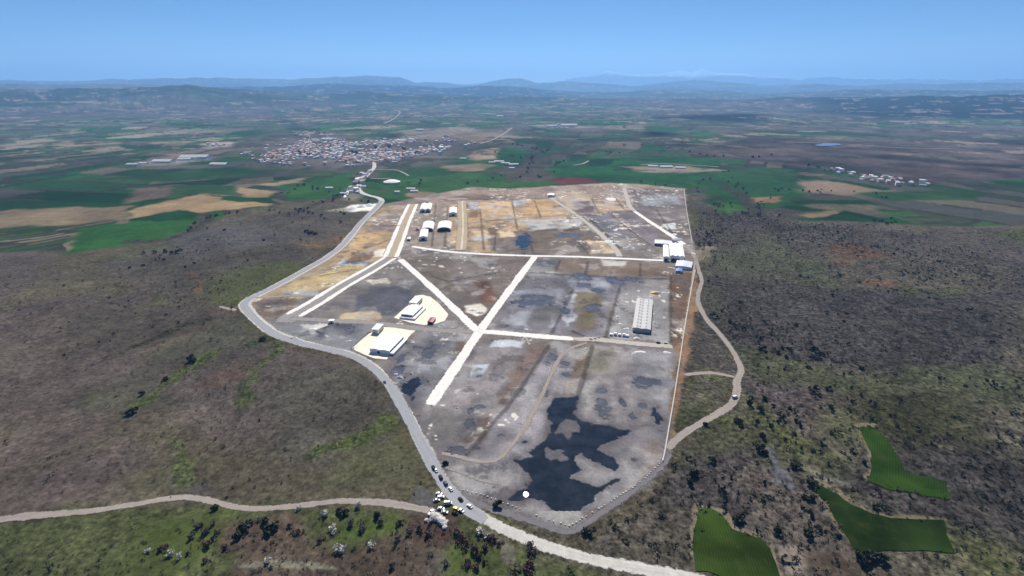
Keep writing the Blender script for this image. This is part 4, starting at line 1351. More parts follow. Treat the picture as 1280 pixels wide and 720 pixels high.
shed('storage_building', 'long low dark fronted storage row behind the white warehouses', 'storage', (818,307), (839,307.8), (818.5,302.5), 4.2, 1, 0.5, roof='grey_metal', wall='concrete', doors=((0.1, 4, 3.4), (0.3, 4, 3.4), (0.5, 4, 3.4), (0.7, 4, 3.4), (0.9, 4, 3.4)))
arch_hangar('larger white arched hangar with a front panel darkened as shade beside the tan road', (546,289.5), (564,289.5), (548,281), 8.5)
arch_hangar('white arched hangar next to the double road', (526.5,289.5), (541.5,289.8), (529,281), 8)
shed('hangar', 'white twin gabled hangar at the back of the hangar yard', 'hangar', (525,265.5), (538.5,265.8), (527.5,258), 6, 2, 2.4, doors=((0.27, 7, 4), (0.73, 7, 4)))
shed('hangar', 'single white hangar close to the wide tan dirt road', 'hangar', (562,270), (571,270.2), (562.5,263), 6.5, 1, 1.8, doors=((0.5, 6, 4),))
shed('hangar', 'long white hangar in front of the arched hangars', 'hangar', (524.5,300.5), (534,301), (526.5,291), 6, 1, 1.8, doors=((0.45, 6, 4),))
shed('cabin', 'small dark cabin beside the long white hangar', 'cabin', (509,301), (513,301.2), (509.5,298.5), 3, 1, 0.4, roof='grey_metal', wall='concrete', doors=((0.5, 1.5, 2),))
shed('cabin', 'small red roofed cabin beside the white arched hangar', 'cabin', (520,288), (524,288.3), (520.5,285.5), 3, 1, 0.5, roof='red_metal', doors=((0.5, 1.5, 2),))
shed('cabin', 'white site cabin beside the lower left plots under the dirt road', 'cabin', (411,404.5), (416,405.2), (412,402.5), 3, 1, 0.4, doors=((0.5, 1.2, 2),))
shed('cabin', 'small white hut on the back plots by the red field', 'cabin', (685,246), (692,246.2), (686,243.8), 4, 1, 1.0, doors=())
for i, (cx, cy) in enumerate(((766,419), (771,418.6), (776.5,419.2), (782,419.8), (786,420.6))):
    lb = ['white stack of building panels nearest the ditch in the row before the long shed', 'low white panel stack second from the ditch before the long shed', 'tall white panel stack in the middle of the row before the long shed',
          'white panel stack fourth from the ditch before the long shed', 'white panel stack at the shed end of the row'][i]
    o, rz, W, L = frame((cx - 2, cy), (cx + 2, cy + .2), (cx - 1.8, cy - 1.6))
    b = MB()
    for k in range(3 + i % 2):
        b.box(-W / 2 + 0.1 * k, W / 2 - 0.12 * k, -L / 2, L / 2 - 0.15 * k, 0.7 * k + 0.002 * k, 0.7 * k + 0.68)
    p = b.build('panel_stack', M['white_wall'])
    p.location, p.rotation_euler = o, (0, 0, rz)
    tag(p, lb, 'panel stack', 'panel stacks before the long shed')

# heaps of stone, sand and rubble
def heap(px, py, rx, ry, hh, material, name, label, cat, group=None, seed=0):
    c = at(px, py)
    ax = (at(px + rx, py) - c).length
    ay = max(1.0, abs(at(px, py - ry).y - c.y))
    n, mrg = 26, 7
    v, f = [(0, 0, hh)], []
    rg = random.Random(seed * 31 + int(px * 7 + py))
    ph1, ph2 = rg.uniform(0, 6), rg.uniform(0, 6)
    for j in range(1, mrg + 1):
        t = j / mrg
        for i in range(n):
            a = 2 * math.pi * i / n
            k = 1 + 0.16 * math.sin(2 * a + ph1) + 0.12 * math.sin(3 * a + ph2) + rg.uniform(-.06, .06)
            z = hh * (1 - t ** 1.3) * (1 + rg.uniform(-.12, .12)) - (0.25 if j == mrg else 0)
            v.append((ax * t * k * math.cos(a), ay * t * k * math.sin(a), z))
    for i in range(n):
        f.append((0, 1 + i, 1 + (i + 1) % n))
    for j in range(mrg - 1):
        for i in range(n):
            a, b = 1 + j * n + i, 1 + j * n + (i + 1) % n
            f.append((a, a + n, b + n, b))
    o = from_py(name, v, f, material, smooth=True)
    o.location = c
    tag(o, label, cat, group)
    return o
HEAPS = [
 (796,423,5,1.6,1.8,'pile','white stone heap beside the road below the speckled shed'), (783,411,4,1.4,1.2,'pile','white stone heap at the lower corner of the speckled shed'),
 (775,405,2.5,1.2,1.2,'pile','small white heap left of the speckled shed near its lower end'), (772,396,2.2,1.3,1.4,'pile','small white heap left of the speckled shed beside its middle'),
 (783,388,2,1.2,1.2,'pile_grey','small grey heap left of the speckled shed near its upper end'), (818,393,1.6,1,1.2,'pile','small white heap right of the speckled shed, upper of two'),
 (818,403,1.8,1,1.2,'pile','small white heap right of the speckled shed, lower of two'), (800,440,7,1.6,0.7,'pile','flat white spread of stone below the dirt road'),
 (834,441,5,1.8,1.4,'pile','white stone heap near the wall below the dirt road'), (792,442,2.5,1.1,0.8,'pile','little white heap beside the flat white spread of stone'),
 (658,412,3.5,1,1.2,'pile','white stone heap above the white road near the star crossing'), (733,436,2,1.2,1.4,'pile','white heap where the winding wheel track leaves the dirt road'),
 (591,387,7,1.8,1.6,'pile','pale rubble heap in the triangle above the star crossing'), (600,391,5,1.4,1.2,'pile_grey','grey rubble heap beside the pale one above the star crossing'),
 (392,411.5,5,1.6,1,'pile','white gravel heap on the plot below the double road'), (500,472,5,2,1.6,'pile_grey','grey rubble heap beside the dark water under the main road bend'),
 (495,468,3,1.2,1.3,'pile','pale stone heap above the dark water under the main road bend'), (514,467,3,1.4,1.3,'pile_grey','grey heap among the puddles of the dark plot'),
 (553,406,4,1.4,1,'pile_grey','grey stone heap at the tip of the upper cream yard'), (540,507,1.6,1.2,1.2,'pile','small white heap at the foot of the broad white road'),
 (571,510,2,0.9,0.8,'pile','thin white heap on the plot beside the broad white road'), (762,302,7,1.8,2,'pile','white stone heap in the middle of the upper plots'),
 (768,305,4,1.4,1.8,'pile','lower white stone heap in the middle of the upper plots'), (750,300,3,1.2,1.6,'earth_pile','brown earth heap among the white stone heaps'),
 (764,249,8,1.8,2.4,'pile','broad white stone heap on the back plots'), (688,243,5,1.2,2,'pile','white heap near the hut on the back plots'),
 (744,314,5,1.2,1.6,'pile','pale sand heap beside the cross road'), (846,299,4,1.2,1.5,'pile_grey','grey rubble heap above the end of the slanting white road'),
 (843,293,3.4,1,1.5,'pile','white rubble heap above the end of the slanting white road'), (867,317,2.2,1.2,1.6,'pile','bright white stone heap at the start of the winding track'),
 (820,367,6,1.6,1.8,'earth_pile','brown earth heap above the speckled shed'), (830,366,3,0.9,1.0,'pile','white heap beside the brown earth heap')]
for i, (px, py, rx, ry, hh, mt, lb) in enumerate(HEAPS):
    if lb:
        heap(px, py, rx, ry, hh, M[mt], {'pile': 'stone_heap', 'pile_grey': 'rubble_heap', 'earth_pile': 'earth_heap'}[mt], lb, 'heap', 'heaps of stone and soil on the plots', i)
for i, (px, py, rx, lb) in enumerate(((452,258.5,6,'white quarry heap standing in the middle of the white quarry pit'), (462,257,6,'white quarry heap nearest the main road bend'), (440,261,5,'low white quarry heap at the outer end of the pit'))):
    heap(px, py, rx, 1.6, 5, M['pile'], 'stone_heap', lb, 'heap', 'heaps of stone in the quarry pit', 90 + i)

# the pale wall along the outside of the site
def wall_along(px, label, h, th):
    g = np.array([p[:2] for p in gpts(px)])
    c = spline(g, 5)
    t = np.gradient(c, axis=0)
    t /= np.linalg.norm(t, axis=1)[:, None]
    nn = np.stack([t[:, 1], -t[:, 0]], 1) * th / 2
    a, b = c - nn, c + nn
    z = height(c[:, 0], c[:, 1])
    v, f = [], []
    for i in range(len(c)):
        v += [(*a[i], z[i] - 0.6), (*b[i], z[i] - 0.6), (*b[i], z[i] + h), (*a[i], z[i] + h)]
    for i in range(len(c) - 1):
        k = i * 4
        for q in range(4):
            f.append((k + q, k + (q + 1) % 4, k + 4 + (q + 1) % 4, k + 4 + q))
    f += [(0, 1, 2, 3), tuple(len(v) - 4 + q for q in (3, 2, 1, 0))]
    o = from_py('boundary_wall', v, f, M['concrete'])
    bm = bmesh.new(); bm.from_mesh(o.data); bmesh.ops.recalc_face_normals(bm, faces=bm.faces[:]); bm.to_mesh(o.data); bm.free()
    return tag(o, label, 'wall')
wall_along([(869,338),(864,362),(860,385),(855,415),(849,455),(842,500),(836,535),(831,565),(828,577)], 'thin pale wall running down the outside edge of the site to the pond corner', 1.0, 0.9)
wall_along([(855,237),(858,262),(862,285),(865,303)], 'thin pale wall at the far outside corner of the site', 1.2, 0.9)

def stone_mesh(seed, r):
    rg = random.Random(seed)
    bm = bmesh.new()
    bmesh.ops.create_icosphere(bm, subdivisions=2, radius=r)
    for v in bm.verts:
        d = v.co.normalized()
        m = max(abs(d.x), abs(d.y), abs(d.z))
        v.co = d * r * (0.55 + 0.45 / m) * rg.uniform(0.9, 1.08)
        v.co.z *= 0.8
    me = bpy.data.meshes.new('boundary_stone')
    bm.to_mesh(me); bm.free()
    me.materials.append(M['pile'])
    return me
SM = [stone_mesh(s, 0.46) for s in range(4)]
line = spline(np.array([p[:2] for p in gpts([(827,578),(800,603),(760,629.5),(712,658)])]), 2.7)
line2 = spline(np.array([p[:2] for p in gpts([(712,658),(680,648),(640,633),(610,621),(580,613)])]), 2.7)
for i, p in enumerate(np.vstack([line, line2])):
    if rng.random() < 0.12: continue
    o = link(bpy.data.objects.new('boundary_stone', SM[i % 4]))
    q = p + rng.normal(0, 0.25, 2)
    o.location = (q[0], q[1], h1(*q) + 0.4)
    o.rotation_euler = (0, 0, rng.uniform(0, 6))
    s = rng.uniform(0.75, 1.15)
    o.scale = (s, s, s)
    first = i < len(line)
    tag(o, 'white boundary stone in the dotted line along the winding track side of the pond' if first else 'white boundary stone in the dotted line between the pond and the main road', 'stone', 'boundary stones on the track side' if first else 'boundary stones on the main road side')

# ------------------------------------------------------------------ vehicles
def car_mesh_parts(kind):
    """side profile (y forward, z up) as lower body and cabin"""
    if kind == 'van':
        L, W, hb, ht = 5.2, 1.95, 1.15, 2.15
        cab = [(-2.45, hb), (-2.4, ht), (1.3, ht), (2.0, hb)]
    elif kind == 'pickup':
        L, W, hb, ht = 5.2, 1.85, 1.0, 1.75
        cab = [(-0.3, hb), (-0.1, ht), (1.0, ht), (1.6, hb)]
    elif kind == 'suv':
        L, W, hb, ht = 4.7, 1.9, 1.05, 1.75
        cab = [(-2.2, hb), (-1.95, ht), (0.7, ht), (1.35, hb)]
    else:
        L, W, hb, ht = 4.4, 1.78, 0.88, 1.46
        cab = [(-1.75, hb), (-1.05, ht), (0.45, ht), (1.2, hb)]
    return L, W, hb, ht, cab
CAR_CACHE = {}
def make_car(kind, paint):
    L, W, hb, ht, cab = car_mesh_parts(kind)
    root = empty('parked_car' if kind != 'van' else 'parked_van', (0, 0, 0))
    bm = bmesh.new()
    prof = [(-L/2, 0.38), (-L/2 + 0.05, hb - 0.05), (-L/2 + 0.25, hb), (L/2 - 1.15, hb), (L/2 - 0.2, hb - 0.16), (L/2, hb - 0.35), (L/2, 0.36), (L/2 - 0.15, 0.26), (-L/2 + 0.15, 0.26)]
    a = [bm.verts.new((-W/2, y, z)) for y, z in prof]
    b = [bm.verts.new((W/2, y, z)) for y, z in prof]
    n = len(prof)
    for i in range(n):
        bm.faces.new((a[i], a[(i + 1) % n], b[(i + 1) % n], b[i]))
    bm.faces.new(a[::-1]); bm.faces.new(b)
    # roof panel
    r = [(y, z) for y, z in cab[1:3]]
    rw = W/2 - 0.16
    tv = [bm.verts.new((sx * rw, y, z + dz)) for dz in (-0.05, 0.0) for y, z in r for sx in (-1, 1)]
    for q in ((4,5,7,6), (0,2,3,1), (0,1,5,4), (2,6,7,3), (0,4,6,2), (1,3,7,5)):
        bm.faces.new([tv[i] for i in q])
    bmesh.ops.recalc_face_normals(bm, faces=bm.faces[:])
    bmesh.ops.bevel(bm, geom=[e for e in bm.edges if e.calc_length() > 0.5], offset=0.05, segments=2, affect='EDGES')
    me = bpy.data.meshes.new('body'); bm.to_mesh(me); bm.free()
    me.materials.append(M['paint_' + paint])
    o = link(bpy.data.objects.new('body', me)); o.parent = root
    # glass house
    g = MB()
    v = []
    for (y, z), k in zip(cab, (0.06, 0.17, 0.17, 0.06)):
        v += [(-(W/2 - k), y, z - (0.05 if z == ht else 0)), (W/2 - k, y, z - (0.05 if z == ht else 0))]
    for q in ((0,1,3,2), (2,3,5,4), (4,5,7,6), (0,2,4,6), (1,7,5,3), (0,6,7,1)):
        g.quad([v[i] for i in q])
    g.build('window_glass', M['car_glass'], root)
    for sx in (-1, 1):
        for y in (-L * 0.29, L * 0.3):
            w = MB()
            k = 14
            ring = [(y + 0.33 * math.cos(2*math.pi*i/k), 0.33 + 0.33 * math.sin(2*math.pi*i/k)) for i in range(k)]
            x0, x1 = sx * (W/2 - 0.2), sx * (W/2 + 0.02)
            for i in range(k):
                j = (i + 1) % k
                w.quad([(x0, *ring[i]), (x0, *ring[j]), (x1, *ring[j]), (x1, *ring[i])])
            w.quad([(x1, *p) for p in ring])
            w.build('wheel', M['tyre'], root)
        h = MB()
        h.box(sx * (W/2 - 0.35) - 0.2, sx * (W/2 - 0.35) + 0.2, L/2 - 0.08, L/2 + 0.02, hb - 0.52, hb - 0.36)
        h.build('headlight', M['headlamp'], root)
        h = MB()
        h.box(sx * (W/2 - 0.25) - 0.15, sx * (W/2 - 0.25) + 0.15, -L/2 - 0.02, -L/2 + 0.06, hb - 0.45, hb - 0.15)
        h.build('tail_light', M['tail'], root)
    return root
# photo position, heading (photo direction of the nose), kind, paint, label
def heading(px, py, dx, dy):
    a, b = at(px, py), at(px + dx, py + dy)
    return math.atan2(-(b.x - a.x), b.y - a.y)
CARS = [
 (542,585.5,-5,-9,'suv','black','black car parked on the road edge, topmost of the line of cars'),
 (545,588.5,-5,-9,'car','white','white car parked just behind the topmost black car'),
 (551,597.5,-5,-9,'suv','black','black car parked alone in the middle of the road edge line'),
 (557,605,-6,-9,'suv','grey','dark grey car parked in front of the white car on the road edge'),
 (563.5,612,-6,-8,'car','white','white car parked lowest in the line along the road edge'),
 (549,618,12,1,'car','white','white car parked crosswise at the junction, uppermost of its row'),
 (551,622.3,12,-2,'suv','white','white car with dark windows parked second in the crosswise row'),
 (546,626,12,-2,'car','silver','silver car parked third in the crosswise row at the junction'),
 (560,630,12,-1,'van','white','white van parked crosswise with its side to the road'),
 (551.5,636.5,12,2,'car','white','small white car parked at the mouth of the left gravel track'),
 (575.8,625,-6,-6,'car','black','black car standing alone across the road from the junction'),
 (587,633.5,-9,-6,'car','white','white car standing on the far verge below the black car'),
 (570.5,637.5,10,3,'suv','yellow','bright yellow car parked on the grass edge of the road'),
 (569,642,10,3,'car','black','black car parked on the grass right beside the yellow car'),
 (576.5,639,9,5,'car','white','white car between the yellow car and the main road'),
 (539,641.5,6,-7,'pickup','white','white pickup truck parked beside the pale rock pile'),
 (556,641,10,1,'car','silver','silver car parked between the rock pile and the yellow car'),
 (481,478.5,5,8,'car','blue','dark blue car driving alone round the bend of the main road'),
 (918.5,497.5,9,-2,'van','white','white van alone on the winding gravel track'),
 (823,429,4,0,'car','black','black car parked below the speckled shed at the road end'),
 (832.5,429.3,4,0,'car','white','white car parked below the speckled shed at the road end'),
]
for (px, py, dx, dy, kind, paint, lb) in CARS:
    key = (kind, paint)
    if key not in CAR_CACHE:
        CAR_CACHE[key] = c = make_car(kind, paint)
    else:
        c = copy_tree(CAR_CACHE[key])
    p = at(px, py)
    onroad = px < 600 or px > 900
    c.location = (p.x, p.y, p.z + (0.16 + 1.2e-4 * p.length if onroad else 0.16))
    c.rotation_euler = (0, 0, heading(px, py, dx, dy))
    tag(c, lb, 'van' if kind == 'van' else ('pickup truck' if kind == 'pickup' else 'car'))
    c['group'] = 'cars parked about the junction' if 530 < px < 600 else 'vehicles out on the site roads'

# pale rocks dumped beside the junction
RG = random.Random(5)
for i, (px, py, s) in enumerate(((541,645,2.2),(545,648,2.8),(549,650,2.4),(552,653,2.6),(555,656,2.0),(547,645,1.8),(556,660,1.6),(533,651,1.4),(540,650,1.6),(551,647,1.5),(554,650,1.7),(558,653,1.4))):
    me = stone_mesh(40 + i, s)
    me.materials.clear(); me.materials.append(M['rock'])
    me.name = 'boulder'
    o = link(bpy.data.objects.new('boulder', me))
    p = at(px, py)
    o.location = (p.x, p.y, p.z + s * 0.25)
    o.rotation_euler = (RG.uniform(-.3, .3), RG.uniform(-.3, .3), RG.uniform(0, 6))
    tag(o, 'pale boulder in the rock pile dumped beside the junction', 'boulder', 'boulders of the rock pile')

# ------------------------------------------------------------------ plants
def crown_arrays(seed, n, rx, rz, leaf, lobes=5, base=0.15, flatten=1.0):
    """leaf-sized faces spread through a lobed volume"""
    g = np.random.default_rng(seed)
    lc = np.stack([g.normal(0, rx * 0.45, lobes), g.normal(0, rx * 0.45, lobes), rz * (0.35 + 0.5 * g.random(lobes))], 1)
    lr = rx * (0.35 + 0.35 * g.random(lobes))
    k = g.integers(0, lobes, n)
    d = g.normal(0, 1, (n, 3))
    d /= np.linalg.norm(d, axis=1)[:, None]
    c = lc[k] + d * (lr[k] * (0.55 + 0.45 * g.random(n)))[:, None] * np.array([1, 1, rz / (rx * 1.6) if rz > rx else 0.8])
    c[:, 2] = np.maximum(c[:, 2], base + 0.1 * g.random(n))
    t = g.normal(0, 1, (n, 3)); t /= np.linalg.norm(t, axis=1)[:, None]
    nn = d + 0.6 * g.normal(0, 1, (n, 3))
    u = np.cross(t, nn); u /= np.linalg.norm(u, axis=1)[:, None] + 1e-9
    w = np.cross(u, nn); w /= np.linalg.norm(w, axis=1)[:, None] + 1e-9
    s = leaf * (0.6 + 0.8 * g.random(n))[:, None]
    v = np.stack([c - u * s - w * s * .6, c + u * s - w * s * .5, c + u * s * .7 + w * s * .6, c - u * s * .8 + w * s * .7], 1).reshape(-1, 3)
    f = np.arange(4 * n).reshape(-1, 4)
    return v, f

def trunk_mb(hh, r, branches=4, seed=0, spread=1.0):
    rg = random.Random(seed)
    b = MB()
    def tube(p, q, r0, r1):
        p, q = Vector(p), Vector(q)
        ax = (q - p).normalized()
        s = ax.orthogonal().normalized()
        t = ax.cross(s)
        k = len(b.v)
        for c, r_ in ((p, r0), (q, r1)):
            for i in range(6):
                an = i * math.pi / 3
                b.v.append(tuple(c + (s * math.cos(an) + t * math.sin(an)) * r_))
        for i in range(6):
            j = (i + 1) % 6
            b.f.append((k + i, k + j, k + 6 + j, k + 6 + i)); b.m.append(0)
    tube((0, 0, -0.4), (0.05, 0.02, hh), r, r * 0.45)
    for i in range(branches):
        a = 2 * math.pi * i / branches + rg.uniform(-.4, .4)
        z0 = hh * rg.uniform(0.3, 0.8)
        L = spread * rg.uniform(0.6, 1.0)
        tube((0, 0, z0), (L * math.cos(a), L * math.sin(a), z0 + L * rg.uniform(0.5, 1.0)), r * 0.5, r * 0.15)
    return b

PROTO = {}
def plant_proto(kind):
    """(crown mesh list, trunk mesh list)"""
    if kind in PROTO: return PROTO[kind]
    out = []
    spec = {'evergreen': (150, 1.5, 2.0, 0.42, 'leaf_dark', 6), 'tree': (170, 2.4, 4.4, 0.62, 'leaf_dark', 8), 'bare': (150, 1.9, 2.4, 0.32, 'twig_brown', 7),
            'red': (150, 1.9, 2.2, 0.32, 'twig_red', 7), 'blossom': (170, 1.9, 2.4, 0.30, 'blossom', 7), 'fargreen': (70, 4.0, 6.5, 1.3, 'leaf_dark', 6), 'fargrey': (70, 3.8, 6, 1.2, 'twig_grey', 6),
            'green': (150, 1.8, 2.1, 0.4, 'leaf_green', 7)}[kind]
    for s in range(4):
        n, rx, rz, leaf, mt, lob = spec
        v, f = crown_arrays(hash(kind) % 1 + s * 17 + len(kind) * 101, n, rx, rz, leaf, lob)
        me = bpy.data.meshes.new('crown')
        me.from_pydata(v.tolist(), [], f.tolist())
        me.materials.append(M[mt])
        tb = trunk_mb(rz * 0.6, 0.06 * rx + 0.05, 4, s, rx * 0.7)
        mt_ = bpy.data.meshes.new('trunk')
        mt_.from_pydata(tb.v, [], tb.f)
        mt_.materials.append(M['bark'])
        out.append((me, mt_, v, f))
    PROTO[kind] = out
    return out

def add_plant(name, kind, p, s, label, cat, group, parts=False):
    pr = plant_proto(kind)[rng.integers(0, 4)]
    if parts:
        root = empty(name, p, rng.uniform(0, 6.28))
        root.scale = (s, s, s * rng.uniform(0.85, 1.15))
        c = link(bpy.data.objects.new('crown', pr[0])); c.parent = root
        t = link(bpy.data.objects.new('trunk', pr[1])); t.parent = root
        o = root
    else:
        o = link(bpy.data.objects.new(name, pr[0]))
        o.location = p
        o.rotation_euler = (0, 0, rng.uniform(0, 6.28))
        o.scale = (s, s, s * rng.uniform(0.85, 1.2))
    tag(o, label, cat, group)
    return o

def many_at(px, py):
    px, py = np.asarray(px, float), np.asarray(py, float)
    dx, dv = (px - 640) / F, (360 - py) / F
    dy, dz = dv * SP + CP, dv * CP - SP
    z = np.zeros(len(px))
    for _ in range(3):
        t = (H - z) / -dz
        z = height(dx * t, dy * t)
    t = (H - z) / -dz
    return np.stack([dx * t, dy * t, z], 1)

def in_px(poly, px, py):
    return sdist(np.array(poly, float), np.asarray(px, float), np.asarray(py, float)) > 0

def sample_px(poly, n, noise=None, thr=0.0):
    """points evenly spread over the ground inside an outline given in photo pixels"""
    pl = np.array(poly, float)
    lo, hi = pl.min(0), pl.max(0)
    gp = fpoly([(lo[0], lo[1]), (hi[0], lo[1]), (hi[0], hi[1]), (lo[0], hi[1])])
    out = []
    gpoly = fpoly(poly)
    a, b = gpoly.min(0), gpoly.max(0)
    tot = 0
    while tot < n:
        q = a + rng.random((n * 3 + 50, 2)) * (b - a)
        k = sdist(gpoly, q[:, 0], q[:, 1]) > 0
        q = q[k]
        if noise:
            q = q[fbm(q[:, 0], q[:, 1], noise, 3, 77) + 0.25 * rng.normal(size=len(q)) > thr]
        out.append(q); tot += len(q)
    q = np.vstack(out)[:n]
    return q

TRACK_G = spline(fpoly(TRK), 8)
MAIN_G = spline(fpoly(MAIN), 10)
LOW_G = spline(fpoly([(-120,668),(0,650),(160,632),(225,622),(310,636),(420,627),(545,640)]), 8)
CROPS = [fpoly(p) for p in ([(872,638),(893,637),(917,663),(956,674),(975,724),(865,724)], [(1012,601),(1048,618),(1112,649),(1190,652),(1190,690),(1078,694)], [(1074,535),(1104,544),(1190,600),(1190,625),(1082,600)])]
def clear(q, m=6.0):
    x, y = q[:, 0], q[:, 1]
    ok = (sdist(SITE, x, y) < -m) & (ldist(TRACK_G, x, y) > m) & (ldist(MAIN_G, x, y) > m + 6) & (ldist(LOW_G, x, y) > m)
    for c in CROPS:
        ok &= sdist(c, x, y) < -2
    return q[ok]

# dark bushes picked out one by one from the photograph
DARK = [(953,437,2.2),(978,436,1.5),(988,438,1.3),(973,443,1.1),(982,448,1.6),(1028,444,1.4),(913,403,1.6),(925,378,1.3),(996,407,1.4),(903,389,1.2),(897,396,1.1),(1035,487,1.5),(1020,485,1.3),(937,506,1.8),(955,500,1.6),(950,514,1.8),
        (966,508,1.2),(924,529,1.7),(1038,509,1.3),(994,527,1.2),(962,533,1.1),(953,547,1.8),(950,564,2.0),(954,567,1.6),(992,583,1.9),(890,577,1.6),(865,594,2.2),(862,606,1.7),(1013,605,2.2),(1016,624,1.7),(1006,623,1.4),(923,651,2.0),
        (971,665,1.5),(1010,669,1.7),(1014,645,1.4),(1046,670,1.2),(1022,662,1.4),(1080,580,1.3),(1094,635,1.2),(882,532,1.3),(920,527,1.2),(1000,533,1.3),(885,352,1.3),(1000,285,1.2),(1040,370,1.3),(1000,345,1.2),(1010,347,1.1),
        (990,300,1.3),(1050,345,1.4),(955,362,1.1),(940,335,1.0),(1074,354,1.3),(1100,350,1.3),(1110,365,1.2),(1058,392,1.2),(1076,461,1.6),(1010,460,1.2),(900,292,1.3),(890,295,1.2),(880,300,1.2),(963,248,1.5),(935,262,1.3)]
for i, (px, py, s) in enumerate(DARK):
    p = at(px, py)
    big = s >= 1.6
    add_plant('evergreen_bush', 'evergreen', p, s, 'large dark evergreen bush on the scrub slope beyond the winding track' if big else 'dark evergreen bush on the scrub slope beyond the winding track', 'bush',
              'large dark bushes on the track slope' if big else 'dark bushes on the track slope', parts=big)
q = clear(sample_px([(870,300),(1000,300),(1270,320),(1270,640),(1119,640),(1050,690),(880,640),(870,560),(940,500),(930,450),(885,390)], 190, 120, 0.02))
for p in q:
    add_plant('evergreen_bush', 'evergreen', (p[0], p[1], h1(*p)), rng.uniform(0.5, 1.05), 'small dark bush on the scrub slope beyond the winding track', 'bush', 'small dark bushes on the track slope')
LB = [(388,292,2.8),(383,290,2.4),(394,293,2.3),(330,301,1.6),(259,286,1.2),(281,288,1.5),(239,451,2.2),(244,452,1.6),(165,517,2.4),(328,425,1.8),(207,475,1.4),(178,493,1.3),(376,301,1.2),(310,326,1.0),(232,334,1.4),(179,332,1.5),(243,330,1.3),(215,317,2.0),(207,316,1.6),(163,335,1.4),
      (205,325,1.3),(260,300,1.0),(296,335,.9),(195,325,1.2),(430,268,2.2),(425,266,1.8)]
for px, py, s in LB:
    add_plant('evergreen_bush', 'evergreen', at(px, py), s, 'dark bush on the brown slope across the main road from the site', 'bush', 'dark bushes on the brown slope', parts=s > 1.9)
q = clear(sample_px([(20,360),(160,320),(300,280),(420,262),(400,320),(300,370),(290,395),(160,432),(20,470)], 70, 110, 0.1))
for p in q:
    add_plant('leafless_bush', 'bare', (p[0], p[1], h1(*p)), rng.uniform(0.5, 0.95), 'low leafless thorn bush on the brown slope across the main road from the site', 'bush', 'leafless bushes on the brown slope')

# bushes in the grass at the bottom
BOT = [('blossom',424,687,1.5,'white blossoming bush'),('blossom',430,690,1.1,'white blossoming bush'),('blossom',466,681,1.3,'white blossoming bush'),('blossom',417,663,1.5,'white blossoming bush'),('blossom',404,646,1.4,'white blossoming bush'),('blossom',447,632,1.3,'white blossoming bush'),
       ('blossom',373,637,1.0,'white blossoming bush'),('blossom',602,668,1.5,'white blossoming bush'),('blossom',608,672,1.2,'white blossoming bush'),('blossom',538,652,1.2,'white blossoming bush'),('blossom',333,702,1.2,'white blossoming bush'),('blossom',212,695,1.3,'white blossoming bush'),('blossom',225,697,1.0,'white blossoming bush'),('blossom',185,690,.9,'white blossoming bush'),
       ('evergreen',304,663,2.2,'dark green thicket bush'),('evergreen',310,656,1.7,'dark green thicket bush'),('evergreen',297,672,1.6,'dark green thicket bush'),('evergreen',333,653,2.0,'dark green thicket bush'),('evergreen',338,664,2.3,'dark green thicket bush'),('evergreen',345,659,1.5,'dark green thicket bush'),('evergreen',269,636,1.4,'dark green thicket bush'),('evergreen',362,659,1.0,'dark green thicket bush'),
       ('evergreen',471,647,1.7,'dark green thicket bush'),('evergreen',430,643,1.6,'dark green thicket bush'),('evergreen',424,640,1.2,'dark green thicket bush'),('evergreen',622,633,1.9,'round dark bush'),('evergreen',733,667,1.8,'round dark bush'),('evergreen',556,580,1.5,'round dark bush'),
       ('red',201,688,1.7,'reddish brown leafless bush'),('red',208,684,1.3,'reddish brown leafless bush'),('red',258,683,1.7,'reddish brown leafless bush'),('red',266,675,1.4,'reddish brown leafless bush'),('red',252,657,1.3,'reddish brown leafless bush'),('red',282,686,1.5,'reddish brown leafless bush'),('red',272,666,1.2,'reddish brown leafless bush'),('red',258,701,1.2,'reddish brown leafless bush'),
       ('red',235,693,1.1,'reddish brown leafless bush'),('red',400,676,1.3,'reddish brown leafless bush'),('red',570,668,1.6,'reddish brown leafless bush'),('red',577,675,1.9,'reddish brown leafless bush'),('red',583,682,1.8,'reddish brown leafless bush'),('red',592,690,2.0,'reddish brown leafless bush'),('red',598,697,1.7,'reddish brown leafless bush'),('red',586,705,1.6,'reddish brown leafless bush'),
       ('red',606,687,1.6,'reddish brown leafless bush'),('red',594,711,1.5,'reddish brown leafless bush'),('red',605,704,1.2,'reddish brown leafless bush'),('red',618,676,1.6,'reddish brown leafless bush'),('red',612,673,1.5,'reddish brown leafless bush'),('red',624,680,1.2,'reddish brown leafless bush'),('red',664,709,2.0,'reddish brown leafless bush'),('red',656,713,1.4,'reddish brown leafless bush'),
       ('bare',664,683,1.4,'grey brown leafless bush'),('bare',666,690,1.4,'grey brown leafless bush'),('bare',557,705,1.2,'grey brown leafless bush'),('bare',497,676,1.4,'grey brown leafless bush'),('bare',492,708,1.2,'grey brown leafless bush'),('bare',245,660,1.4,'grey brown leafless bush'),('bare',257,667,1.5,'grey brown leafless bush'),('bare',240,672,1.3,'grey brown leafless bush'),
       ('bare',266,655,1.3,'grey brown leafless bush'),('bare',440,655,1.3,'grey brown leafless bush'),('bare',452,660,1.5,'grey brown leafless bush'),('bare',478,655,1.4,'grey brown leafless bush'),('bare',373,665,1.1,'grey brown leafless bush'),('bare',525,662,1.5,'grey brown leafless bush'),('bare',535,668,1.4,'grey brown leafless bush'),('bare',510,665,1.2,'grey brown leafless bush'),
       ('bare',500,655,1.3,'grey brown leafless bush'),('evergreen',1080,703,2.6,'dark bush'),('evergreen',1090,697,2.2,'dark bush'),('evergreen',1102,701,2.0,'dark bush'),('evergreen',1072,699,2.0,'dark bush')]
